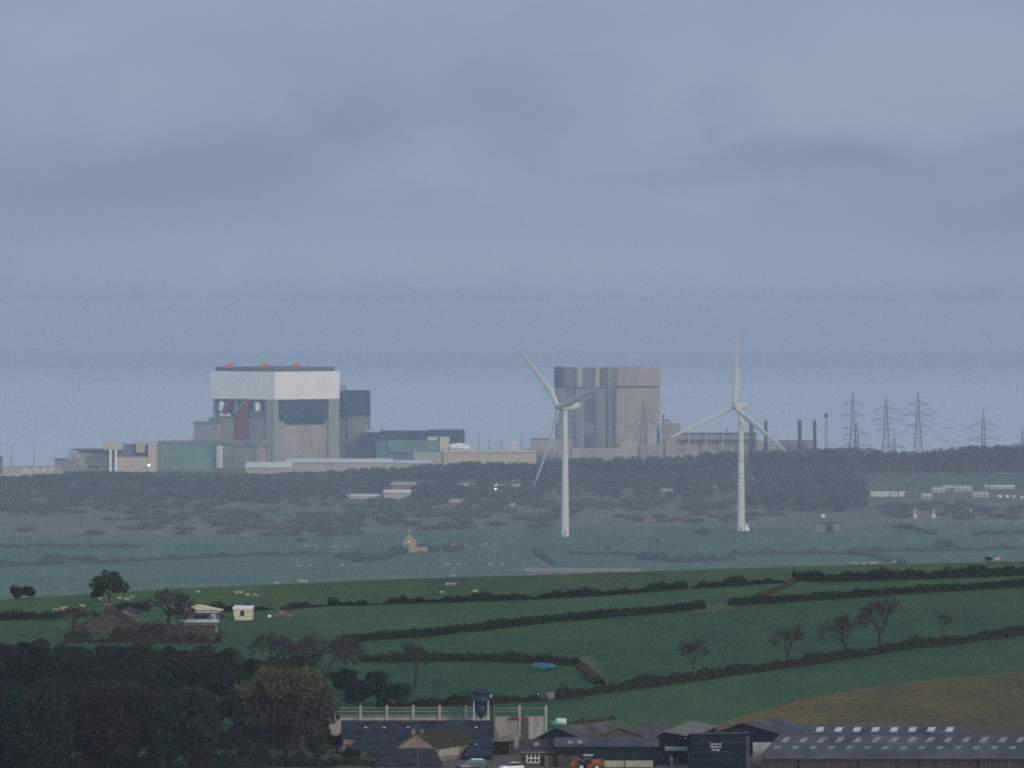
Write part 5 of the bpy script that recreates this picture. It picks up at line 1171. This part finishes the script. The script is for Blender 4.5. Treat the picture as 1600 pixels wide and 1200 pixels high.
# blue hopper bin
Y = 1109.0; q = Vector((X(751.7, Y), Y, terr(752, Y))); R = 1.72; t = thing('feed_bin', 'tall navy blue hopper feed bin on white legs behind the slate barn', 'feed bin', q)
zz = lambda r: Z(r, Y) - q.z
MB().lathe([(R, zz(1101)), (R, zz(1094)), (R * 1.01, zz(1093.6)), (R, zz(1093.2)), (R, zz(1084))], q, 28).build('bin_body', 'bin_blue', t, smooth=True)
MB().lathe([(R * 1.04, zz(1084)), (R * .82, zz(1078)), (R * .42, zz(1073.5)), (R * .1, zz(1072)), (.02, zz(1071.8))], q, 28).build('domed_lid', 'bin_blue', t, smooth=True)
MB().lathe([(.28, zz(1123)), (.34, zz(1121)), (R * .98, zz(1100.9))], q, 28).build('hopper', 'bin_blue', t, smooth=True)
for a in (.75, 2.39, 3.89, 5.53): MB().box(q.x + math.cos(a) * R * .98 - .09, q.x + math.cos(a) * R * .98 + .09, q.y + math.sin(a) * R * .98 - .09, q.y + math.sin(a) * R * .98 + .09, q.z, Z(1094, Y)).build('leg', 'galvanised', t)
m = MB(); xl = X(770, Y)
for dx in (-.2, .2): m.tube((xl + dx, Y - .4, q.z), (xl + dx, Y - .4, Z(1083, Y)), .06, .06, 5)
for i in range(20): m.tube((xl - .2, Y - .4, q.z + .5 + i * .42), (xl + .2, Y - .4, q.z + .5 + i * .42), .04, .04, 4)
m.build('ladder', 'chimney_dark', t); MB().tube((xl - .1, Y + .3, q.z), (xl - .1, Y + .3, Z(1086, Y)), .2, .2, 8).build('fill_pipe', 'bin_blue', t)
MB().box(xl - .55, xl - .15, Y - .7, Y - .5, Z(1089, Y), Z(1085, Y)).build('bracket_plate', 'galvanised', t)
# ruined yard buildings
t = simple_block('stone_shaft', 'tall narrow grey stone shaft standing before the yard wall', 'chimney', (X(822, 1100), 1100, 41), [('shaft', 'stone_grey', [(813.5, 826, 1121, 1185, 1099, 1.4)]), ('side_pier', 'concrete_post', [(826, 832.5, 1121.5, 1160, 1099.3, 1.2)]), ('broken_top', 'rust', [(814, 820, 1119.8, 1121, 1099.1, 1.1), (814.2, 819.5, 1119.0, 1119.8, 1099.2, .9)])])
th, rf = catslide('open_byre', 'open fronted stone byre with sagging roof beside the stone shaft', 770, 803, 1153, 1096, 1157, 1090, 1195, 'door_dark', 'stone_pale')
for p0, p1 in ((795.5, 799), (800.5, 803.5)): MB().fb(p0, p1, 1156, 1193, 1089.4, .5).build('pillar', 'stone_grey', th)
t = simple_block('yard_pier', 'broken pale stone pier between blue bin and open byre', 'pier', (X(770, 1104), 1104, 41), [('pier', 'stone_pale', [(767.5, 775, 1135, 1165, 1103, .9), (769, 780, 1141, 1168, 1103.3, 1.2)])])
q = on(800, 1112); m = MB(); m.lathe([(3.2, -.3), (2.6, .8), (1.2, 1.7), (.2, 2.0)], q, 14); tag(m.build('sand_heap', 'stone_pale', None, q), 'pale sloping heap of sand against the yard wall', 'heap')
# round wrapped bales
for px, top, b, m_, lb, r in ((877, 1122, 1132, 'wrap_pale', 'pale green wrapped bale on the grass above the black barn', .62), (866, 1124, 1138, 'wrap_teal', 'dark teal wrapped bale leaning beside the pale green one', .6)):
    q = hill(px, 1136); Y = q.y; q = Vector((X(px, Y), Y, max(q.z, Z(b + 1, Y)))); t = thing('wrapped_bale', lb, 'bale', q)
    L = (8 if m_ == 'wrap_pale' else 5) * Y / F
    vs, n = [], 16
    for s, rr in ((-1, .55), (-.95, .9), (-.8, 1), (0, 1.03), (.8, 1), (.95, .9), (1, .55)):
        for i in range(n):
            a = 6.283 * i / n; vs.append((q.x + s * L, q.y + math.cos(a) * r * rr, q.z + r + math.sin(a) * r * rr))
    MB().add(vs, [(j * n + i, j * n + (i + 1) % n, (j + 1) * n + (i + 1) % n, (j + 1) * n + i) for j in range(6) for i in range(n)] + [tuple(range(n)), tuple(6 * n + i for i in range(n))[::-1]]).build('wrapping', m_, t, smooth=True)
    MB().tube((q.x + L * .93, q.y, q.z + r), (q.x + L * 1.03, q.y, q.z + r), r * .5, r * .4, 10).build('end_fold', m_, t)
# stone cottage with white window
t, rf = shed('yard_cottage', 'small stone cottage with one white paned window on the farmyard', 'cottage', 814, 869, 1155, 1175, 1212, 1064, 7, 'stone', 'slate_brown')
roof_lights(rf, (838,), .6, Z(1175, 1064), H - (1155 - YH) * 1067.5 / F, 1064, 1067.5, .9, .28, .4, 'skylight_dull')
w = MB(); Y = 1063.9
for p in (823.6, 830, 836.4, 842.4): w.fb(p - .7, p + .7, 1178, 1192, Y, .14)
for r in (1178, 1184.6, 1191.6):
    for i in range(3): w.fb((823.6, 830, 836.4)[i] + .7, (830, 836.4, 842.4)[i] - .7, r - .7, r + .7, Y, .14)
wo = w.build('window', 'window_white', t); sub(MB().fb(824, 842, 1178.5, 1191.5, Y + .03, .06), 'pane', 'glass_dark', wo)
MB().fb(812, 868, 1174.6, 1176.2, 1063.6, .2).build('gutter', 'rail_pale', t)
MB().fb(852, 864, 1180, 1208, 1063.9, .15).build('door', 'stone_pale', t); MB().fb(845, 850, 1182, 1208, 1063.9, .15).build('doorway', 'door_dark', t)
# barns with gables
BG = 'barns of the farmyard'
gable('barn', 'black gabled barn with grey sheet roof closest to the wrapped bales', 'barn', 836, 871, 913, 1137, 1155, 1205, 1086, 18, 10.6, 'shed_black', 'sheeting_grey', BG, over=.4)
gable('barn', 'barn with weathered timber gable between two black gabled barns', 'barn', 927, 970, 1013, 1138, 1153.5, 1205, 1080, 18, 7.0, 'timber_gable', 'sheeting_brown', BG, over=.5)
t, rf = gable('barn', 'black gabled barn with pale lintel board and light corrugated roof', 'barn', 1006, 1038, 1080, 1143.5, 1160, 1212, 1068, 27, 5.0, 'shed_black', 'sheeting_light', BG, over=.35, eave1=1151)
Y = 1067.9
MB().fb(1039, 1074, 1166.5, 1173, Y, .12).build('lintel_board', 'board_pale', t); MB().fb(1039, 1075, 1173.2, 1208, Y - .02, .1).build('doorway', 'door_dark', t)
MB().fb(1027.5, 1038, 1174, 1205, Y - .1, .3).build('pillar', 'stone', t); MB().fb(1075.5, 1079, 1174, 1205, Y - .1, .3).build('pillar', 'board_pale', t)
MB().lathe([(.05, -.15), (.16, 0), (.05, .15)], (X(1071, Y), Y - .15, Z(1154, Y)), 10).build('wall_lamp', 'paint_white', t)
for px, h_, m_ in ((1049, 1.5, 'board_pale'), (1058, 1.1, 'stone_grey'), (1046, .9, 'timber_boards')):
    q = on(px, 1064); o = MB().lathe([(.3, 0), (.34, .1), (.34, h_ * .9), (.25, h_)], q, 12).build('drum', m_, None, q)
    tag(o, {1049: 'tall pale drum standing in the black barn doorway', 1058: 'grey drum standing in the black barn doorway', 1046: 'short brown drum standing in the black barn doorway'}[px], 'drum')
gable('barn', 'dark gabled barn with bluish sheet roof behind the navy sign shed', 'barn', 1122, 1160, 1221, 1130, 1144, 1200, 1086, 12, 6.6, 'shed_black', 'roof_bluegrey', BG, over=.4, eave1=1147)
th, rf = shed('low_shed', 'long low shed with teal dark front and cream panels along the yard', 'shed', 870, 1026, 1152, 1164, 1214, 1061, 9, 'shed_teal', 'roof_bluegrey')
Y = 1060.9
MB().fb(944, 975.5, 1188.4, 1212, Y, .15).build('cream_panel', 'board_cream', th); MB().fb(977, 1020, 1188.2, 1212, Y, .15).build('cream_panel', 'board_cream', th)
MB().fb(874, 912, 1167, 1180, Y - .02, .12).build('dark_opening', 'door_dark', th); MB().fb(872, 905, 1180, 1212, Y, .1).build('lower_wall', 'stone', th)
roof_lights(rf, (891, 906), .35, Z(1164, 1061), H - (1152 - YH) * 1065.5 / F, 1061, 1065.5, .9, .35, 0, 'skylight_dull')
# navy shed with lettering
Y = 1054.0; t = thing('sign_shed', 'tall navy clad shed with three lines of small white lettering', 'shed', (X(1126, Y), Y, 41))
MB().ext([(X(1080, Y), Y, Z(1214, Y)), (X(1080, Y), Y + 14, Z(1214, Y)), (X(1080, Y), Y + 14, Z(1145.5, Y) - 1.6), (X(1080, Y), Y, Z(1145.5, Y))], (X(1171, Y) - X(1080, Y), 0, 0)).build('wall', 'shed_navy', t)
MB().slab([(X(1078.5, Y), Y - .3, Z(1145, Y)), (X(1172.5, Y), Y - .3, Z(1143.4, Y)), (X(1172.5, Y), Y + 14.3, Z(1143.4, Y) - 1.3), (X(1078.5, Y), Y + 14.3, Z(1145, Y) - 1.3)], .2).build('roof', 'roof_dark', t)
for r in (1160, 1175, 1187.5): MB().fb(1080.4, 1165.5, r - .35, r + .35, Y - .05, .05).build('batten', 'roof_bluegrey', t)
MB().fb(1166, 1170.8, 1150, 1212, Y - .06, .06).build('corner_trim', 'roof_bluegrey', t)
for txt, r, w_px in (('Caravan &', 1162.6, 17), ('Motorhome', 1166.9, 17.5), ('Storage', 1171.3, 12)):
    cu = bpy.data.curves.new('lettering', 'FONT'); cu.body = txt; cu.align_x = 'CENTER'; cu.align_y = 'CENTER'; cu.extrude = .012; cu.size = .46; cu.offset = .008
    to = bpy.data.objects.new('tmp_text', cu); COL.objects.link(to); bpy.context.view_layer.update()
    me = bpy.data.meshes.new_from_object(to.evaluated_get(bpy.context.evaluated_depsgraph_get())); bpy.data.objects.remove(to)
    w_ = max(v.co.x for v in me.vertices) - min(v.co.x for v in me.vertices); k = w_px * Y / F / w_
    me.materials.clear(); me.materials.append(MT['sign_white']); me.name = 'lettering'
    lo = bpy.data.objects.new('lettering', me); COL.objects.link(lo); lo.parent = t; lo.rotation_euler = (math.pi / 2, 0, 0); lo.scale = (k, min(k, 1), 1)
    lo.location = Vector((X(1118.5, Y), Y - .035, Z(r, Y))) - Vector(t.location)
tag(MB().fb(1176.5, 1208, 1160, 1195, 1074, .4).build('pale_sheeted_wall', 'board_pale', None, (X(1190, 1074), 1074, 41)), 'pale sheeted wall in the gap between navy shed and long skylight shed', 'wall')
# the long skylight shed
def long_shed():
    Y0, d = 1056.0, 18.0; Yr = Y0 + d / 2; ze, zr = Z(1184.5, Y0), H - (1146.5 - YH) * Yr / F; sk = 4.2
    x0, x1 = X(1186, Y0), X(1690, Y0)
    t = thing('long_shed', 'long low cattle shed with two rows of dull skylights and brown boarded wall', 'shed', (X(1400, Y0), Y0, 41))
    MB().box(x0 + .4, x1 - .4, Y0 + .2, Y0 + .35, 40.0, ze - .15).build('front_wall', 'timber_boards', t)
    MB().ext([(x0 + .4, Y0 + .36, 40.0), (x0 + .4 + 2 * sk, Y0 + d - .3, 40.0), (x0 + .4 + 2 * sk, Y0 + d - .3, ze - .2), (x0 + .4 + sk, Yr, zr - .25), (x0 + .4, Y0 + .36, ze - .2)], (.15, 0, 0)).build('end_wall', 'shed_black', t)
    for p in range(1200, 1620, 47): MB().fb(p - 1, p + 1, 1186, 1212, Y0 + .06, .14).build('wall_post', 'shed_black' if p % 2 else 'stone_grey', t)
    m = MB()
    m.slab([(x0 - .3, Y0 - .3, ze), (x1, Y0 - .3, ze), (x1 + sk, Yr, zr), (x0 - .3 + sk, Yr, zr)], .12)
    m.slab([(x0 - .3 + sk, Yr, zr), (x1 + sk, Yr, zr), (x1 + 2 * sk, Y0 + d, ze), (x0 - .3 + 2 * sk, Y0 + d, ze)], .12)
    rf = m.build('roof', 'roof_bluegrey', t)
    roof_lights(rf, [1227 - 26 + 28.4 * i for i in range(15)], .74, ze, zr, Y0, Yr, 1.05, .21, sk, 'skylight_dull')
    roof_lights(rf, [1209 - 10 + 28.4 * i for i in range(15)], .36, ze, zr, Y0, Yr, 1.05, .22, sk, 'skylight_dull')
    for o in [c for c in rf.children if c.name.startswith('skylight')]:
        f_ = .74 if o.data.vertices[0].co.z + o.parent.parent.location.z > (ze + zr) / 2 else .36
        o.location.x += sk * f_
    m = MB(); m.tube((x0 + sk, Yr, zr + .05), (x1 + sk, Yr, zr + .05), .14, .14, 6); sub(m, 'ridge_cap', 'sheeting_grey', rf)
    MB().tube((x0, Y0 - .42, ze - .08), (x1, Y0 - .42, ze - .08), .09, .09, 6).build('gutter', 'roof_dark', t)
long_shed()
def back_shed():
    Y0, d = 1087.0, 13.0; Yr = Y0 + d / 2; ze, zr = Z(1149, Y0), H - (1131.5 - YH) * Yr / F
    x0, x1 = X(1246, Y0), X(1522, Y0); t = thing('back_shed', 'bluish roofed shed with eight bright clear skylights behind the long cattle shed', 'shed', (X(1385, Y0), Y0, 41))
    MB().box(x0 + .5, x1 - .5, Y0 + .3, Y0 + d - .3, 40, ze - .12).build('wall', 'shed_black', t)
    m = MB()
    m.slab([(x0, Y0, ze), (x1, Y0, ze), (x1 - 1.4, Yr, zr), (x0 + 2.6, Yr, zr)], .12); m.slab([(x0 + 2.6, Yr, zr), (x1 - 1.4, Yr, zr), (x1, Y0 + d, ze), (x0, Y0 + d, ze)], .12)
    m.slab([(x0, Y0, ze), (x0 + 2.6, Yr, zr), (x0, Y0 + d, ze)], .12); m.slab([(x1, Y0, ze), (x1, Y0 + d, ze), (x1 - 1.4, Yr, zr)], .12)
    rf = m.build('roof', 'roof_bluegrey', t)
    roof_lights(rf, [1283 + 29 * i for i in range(8)], .52, ze, zr, Y0, Yr, 1.2, .36, 1.4, 'skylight_clear')
back_shed()
# vehicles
def veh(label, name, cat, px, Y, ang, scale=1.0):
    q = on(px, Y); t = thing(name, label, cat, q); t.rotation_euler = (0, 0, ang); return t
def loft(mb, secs, n):
    """secs: list of rings (each n points)"""
    K = len(secs); vs = [p for s in secs for p in s]
    mb.add(vs, [(j * n + i, j * n + (i + 1) % n, (j + 1) * n + (i + 1) % n, (j + 1) * n + i) for j in range(K - 1) for i in range(n)] + [tuple(range(n))[::-1], tuple((K - 1) * n + i for i in range(n))]); return mb
def sect(x, w, z0, z1, wt=None):
    wt = wt or w; return [(x, -w, z0), (x, w, z0), (x, w, (z0 + z1) / 2), (x, wt, z1), (x, -wt, z1), (x, -w, (z0 + z1) / 2)]
def wheels(t, xs, w, r, m='rubber'):
    for x in xs:
        for s in (-1, 1):
            o = MB().tube((x, s * w - s * .2, r), (x, s * w + s * .02, r), r, r, 16).build_local('wheel', m, t)
            r_ = MB().tube((x, s * w + s * .02, r), (x, s * w + s * .035, r), r * .55, r * .5, 12).build_local('rim', 'galvanised', o)
t = veh('white hatchback parked in the farmyard beside the stone cottage', 'parked_car', 'car', 799, 1050.5, math.radians(205))
b = loft(MB(), [sect(-1.95, .72, .35, .85, .66), sect(-1.8, .84, .3, 1.0, .78), sect(0, .86, .28, .98, .8), sect(1.2, .86, .28, .95, .78), sect(1.85, .8, .3, .8, .7), sect(2.0, .68, .38, .68, .6)], 6).build_local('body', 'paint_white', t)
loft(MB(), [sect(-1.75, .74, .95, 1.05, .7), sect(-1.35, .74, .95, 1.46, .6), sect(.1, .74, .95, 1.5, .6), sect(.75, .74, .94, 1.12, .66), sect(1.0, .72, .92, .97, .68)], 6).build_local('glazing', 'glass_dark', t)
loft(MB(), [sect(-1.4, .62, 1.44, 1.48, .56), sect(-.6, .63, 1.47, 1.53, .57), sect(.15, .62, 1.46, 1.51, .56)], 6).build_local('roof_panel', 'paint_white', t)
wheels(t, (-1.25, 1.3), .84, .31)
for s in (-.58, .58): MB().box(1.86, 1.99, s - .14, s + .14, .58, .72).build_local('headlight', 'skylight_clear', t); MB().box(-1.98, -1.9, s - .12, s + .12, .7, .88).build_local('tail_light', 'rust', t)
t = veh('navy pickup with teal windows and pale roof box beside the slate lean-to', 'pickup_truck', 'pickup', 737, 1051.5, math.radians(196))
loft(MB(), [sect(-2.5, .8, .45, 1.05, .8), sect(-2.4, .9, .4, 1.15, .88), sect(.3, .92, .38, 1.15, .88), sect(1.9, .9, .4, 1.1, .82), sect(2.5, .8, .45, .95, .72)], 6).build_local('body', 'paint_navy', t)
loft(MB(), [sect(-2.3, .84, 1.12, 1.2, .8), sect(-2.15, .84, 1.12, 1.86, .7), sect(.2, .84, 1.12, 1.9, .7), sect(.95, .82, 1.1, 1.15, .76)], 6).build_local('glazing', 'glass_teal', t)
loft(MB(), [sect(-1.9, .64, 1.9, 1.98, .56), sect(.1, .64, 1.92, 2.06, .56)], 6).build_local('roof_box', 'paint_white', t)
wheels(t, (-1.6, 1.6), .9, .4)
t = veh('orange loader with dark cab and pale roof working before the low shed', 'farm_loader', 'loader', 921, 1052, math.radians(172))
loft(MB(), [sect(-2.2, .55, .8, 1.75, .5), sect(-2.1, .7, .7, 1.95, .6), sect(-.6, .75, .7, 1.9, .65), sect(.3, .7, .6, 1.2, .6)], 6).build_local('engine_cover', 'paint_orange', t)
loft(MB(), [sect(-.5, .7, 1.1, 1.5, .66), sect(-.45, .72, 1.1, 2.55, .6), sect(.8, .72, 1.0, 2.55, .6), sect(1.1, .68, 1.0, 1.5, .62)], 6).build_local('cab', 'glass_dark', t)
loft(MB(), [sect(-.6, .78, 2.55, 2.66, .7), sect(.95, .78, 2.55, 2.68, .7)], 6).build_local('cab_roof', 'cream_render', t)
m = MB(); 
for s in (-.6, .6): m.tube((.6, s, 1.3), (1.7, s, 2.0), .13, .12, 6); m.tube((1.7, s, 2.0), (2.5, s, 1.5), .12, .12, 6)
m.build_local('loader_arm', 'paint_orange', t)
MB().ext([(2.2, -1.0, .9), (3.0, -1.0, .9), (3.0, -1.0, 1.1), (2.5, -1.0, 1.9), (2.25, -1.0, 1.95)], (0, 2.0, 0)).build_local('bucket', 'paint_orange', t)
wheels(t, (-1.35, 1.2), .95, .62)
# low greenery round the yard
hedge('garden_hedge', 'dark green hedge at the bottom edge below the slate lean-to', [on(515, 1066), on(560, 1064), on(590, 1063)], 1.5, 2.0, 'leaf_green', 40, .26, 3, None, bumpy=.5)
for px, Y, h, r, m_, lb in ((526, 1096, 3.4, 2.2, 'leaf_brown', 'brown bush in front of the short pale wall'), (548, 1072, 2.2, 2.0, 'leaf_dark', 'dark bush between garden hedge and small stone shed'), (497, 1078, 4.5, 3.0, 'leaf_green', 'green bush between the olive topped tree and the barns'), (780, 1100, 1.6, 1.2, 'leaf_green', 'small green bush inside the yard beside the byre')):
    make_tree('yard_bush', lb, 'bush', on(px, Y), h, r, .4, m_, 9, 700, .3, nl=3)
hedge('undergrowth', 'dark undergrowth under the olive topped tree along the bottom edge', [on(330, 1060), on(400, 1061), on(450, 1063), on(520, 1060)], 3.2, 4.0, 'leaf_dark', 60, .34, 9, None, 'undergrowth', bumpy=.6)
COL.objects[-1]['kind'] = 'stuff'
hedge('undergrowth', 'dark thicket filling the gap behind the olive topped tree trunk', [on(325, 1103), on(400, 1104), on(470, 1104), on(512, 1106)], 6.6, 4.5, 'twig_leaf', 95, .36, 12, None, 'undergrowth', bumpy=.5)
COL.objects[-1]['kind'] = 'stuff'
hedge('undergrowth', 'brambly dark undergrowth along the bottom edge under the dark wood', [on(-30, 1049), on(100, 1050), on(220, 1050), on(335, 1051)], 4.2, 4.5, 'leaf_brown', 70, .36, 13, None, 'undergrowth', bumpy=.6)
COL.objects[-1]['kind'] = 'stuff'
hedge('rough_bank', 'rough dry grass along the foot of the field behind the barns', [hill(890, 1131), hill(930, 1128), hill(960, 1126)], .8, 1.4, 'scrub_dry', 30, .3, 5, None, 'grass', bumpy=.9)
COL.objects[-1]['kind'] = 'stuff'
o = [x for x in bpy.data.objects if x.name.startswith('rough_bank')][0]; o['kind'] = 'stuff'

for o in COL.objects:
    if o.parent is not None or o.name in ('ground', 'sea', 'haze'): continue
    if o in FAR_THINGS: o.location = o.location * UNIT; o.scale = o.scale * UNIT
    else: o.location.z += LIFT
# ================================================================== SKY, SUN, CAMERA
SUN_EL, SUN_AZ = math.radians(20), math.radians(152)     # azimuth clockwise from +Y: behind the viewer on the right-hand side
def build_sky():
    w = bpy.data.worlds.new('World'); S.world = w; w.use_nodes = True; nt = w.node_tree; N, L = nt.nodes, nt.links
    bg = N['Background']; bg.inputs['Strength'].default_value = .1
    sky = N.new('ShaderNodeTexSky'); sky.sky_type = 'NISHITA'; sky.sun_disc = False; sky.sun_elevation = SUN_EL; sky.sun_rotation = SUN_AZ
    tc = N.new('ShaderNodeTexCoord'); sep = N.new('ShaderNodeSeparateXYZ'); L.new(tc.outputs['Generated'], sep.inputs[0])
    def M(op, a, b=None, c=None):
        n = N.new('ShaderNodeMath'); n.operation = op
        for i, v in enumerate((a, b, c)):
            if v is None: continue
            if isinstance(v, (int, float)): n.inputs[i].default_value = v
            else: L.new(v, n.inputs[i])
        return n.outputs[0]
    mp = N.new('ShaderNodeMapping'); mp.inputs['Scale'].default_value = (34, 34, 62); mp.inputs['Location'].default_value = (2.3, .4, 3.1); mp.inputs['Rotation'].default_value = (0, .03, 0); L.new(tc.outputs['Generated'], mp.inputs[0])
    nz = N.new('ShaderNodeTexNoise'); nz.inputs['Scale'].default_value = 1.0; nz.inputs['Detail'].default_value = 6; nz.inputs['Roughness'].default_value = .56; nz.inputs['Distortion'].default_value = .4
    L.new(mp.outputs[0], nz.inputs['Vector'])
    # wobble for the cloud banks
    w1 = M('MULTIPLY', M('SUBTRACT', nz.outputs['Fac'], .5), .022)
    x = M('ADD', M('DIVIDE', sep.outputs['X'], M('MAXIMUM', sep.outputs['Y'], .2)), w1)
    e = M('ADD', M('DIVIDE', sep.outputs['Z'], M('MAXIMUM', sep.outputs['Y'], .2)), M('MULTIPLY', w1, .8))
    def bank(a0, e0, sa, se, amp, tilt=0.0):
        dx = M('SUBTRACT', x, a0); de = M('SUBTRACT', M('SUBTRACT', e, e0), M('MULTIPLY', dx, tilt))
        u = M('ADD', M('POWER', M('ABSOLUTE', M('DIVIDE', dx, sa)), 2), M('POWER', M('ABSOLUTE', M('DIVIDE', de, se)), 2))
        return M('MULTIPLY', M('EXPONENT', M('MULTIPLY', u, -1)), amp)
    tot = M('MULTIPLY', M('SUBTRACT', nz.outputs['Fac'], .5), 1.2)
    P_ = lambda px, py: ((px - 800) / F, (YH - py) / F)
    for px, py, sx, sy, amp, tl in CLOUDS:
        a0, e0 = P_(px, py); tot = M('ADD', tot, bank(a0, e0, sx / F, sy / F, amp, tl))
    mr = N.new('ShaderNodeMapRange'); mr.inputs[1].default_value = -.5; mr.inputs[2].default_value = .5; L.new(tot, mr.inputs[0])
    cr = N.new('ShaderNodeMix'); cr.data_type = 'RGBA'; cr.inputs[6].default_value = (*CL_DARK, 1); cr.inputs[7].default_value = (*CL_LIGHT, 1); L.new(mr.outputs[0], cr.inputs[0])
    mx = N.new('ShaderNodeMix'); mx.data_type = 'RGBA'; mx.inputs[0].default_value = .9; L.new(sky.outputs[0], mx.inputs[6]); L.new(cr.outputs[2], mx.inputs[7])
    # overcast skies are brighter overhead
    br = M('ADD', 1.0, M('MULTIPLY', M('MAXIMUM', sep.outputs['Z'], 0.0), ZEN))
    # thinner, brighter cloud on the sun's side of the sky, behind the viewer
    bk = M('MULTIPLY', M('SUBTRACT', .5, M('MULTIPLY', sep.outputs['Y'], .5)), BACK)
    cv = N.new('ShaderNodeCombineXYZ')
    for i, f_ in enumerate((1.15, 1.0, .72)): L.new(M('ADD', br, M('MULTIPLY', bk, f_)), cv.inputs[i])
    vm = N.new('ShaderNodeVectorMath'); vm.operation = 'MULTIPLY'; L.new(mx.outputs[2], vm.inputs[0]); L.new(cv.outputs[0], vm.inputs[1])
    L.new(vm.outputs[0], bg.inputs['Color'])
CLOUDS = [(240, 275, 430, 75, -.46, .14), (560, 180, 260, 100, -.34, .15), (845, 140, 130, 110, -.34, .0), (655, 230, 115, 42, .50, .1), (760, 275, 170, 30, .26, 0), (1300, 250, 440, 42, -.42, .03), (1575, 325, 170, 60, -.42, 0), (1120, 300, 160, 30, .22, 0), (430, 420, 700, 70, .36, 0), (1150, 425, 660, 65, .30, 0), (90, 110, 220, 90, .30, .1), (1180, 140, 260, 70, .30, -.1), (1480, 60, 260, 70, .22, 0), (620, 50, 300, 40, -.20, .1)]
CL_DARK, CL_LIGHT, ZEN, BACK = (2.03, 2.70, 4.22), (2.82, 3.52, 4.88), .3, 1.25
build_sky()
ld = bpy.data.lights.new('sun', 'SUN'); ld.energy = 1.5; ld.angle = math.radians(12); ld.color = (1, .80, .56)
so = bpy.data.objects.new('sun', ld); COL.objects.link(so)
d = Vector((math.sin(SUN_AZ) * math.cos(SUN_EL), math.cos(SUN_AZ) * math.cos(SUN_EL), math.sin(SUN_EL)))
so.rotation_euler = (-d).to_track_quat('-Z', 'Y').to_euler(); so.location = (300, -200, 500)
cd = bpy.data.cameras.new('camera'); co = bpy.data.objects.new('camera', cd); COL.objects.link(co); S.camera = co
cd.sensor_fit = 'HORIZONTAL'; cd.sensor_width = 36; cd.lens = 36 * F / 1600; cd.clip_start = 1; cd.clip_end = 150000
co.location = (0, 0, H * UNIT); co.rotation_euler = (math.pi / 2, 0, 0); cd.shift_y = (YH - 600) / 1600
S.view_settings.view_transform = 'Standard'; S.view_settings.look = 'None'; S.view_settings.exposure = 0; S.view_settings.gamma = 1
S.render.engine = 'CYCLES'
S.cycles.volume_bounces = 1; S.cycles.max_bounces = 5; S.cycles.diffuse_bounces = 2; S.cycles.use_denoising = False
S.cycles.filter_width = 1.9
bpy.context.view_layer.update()
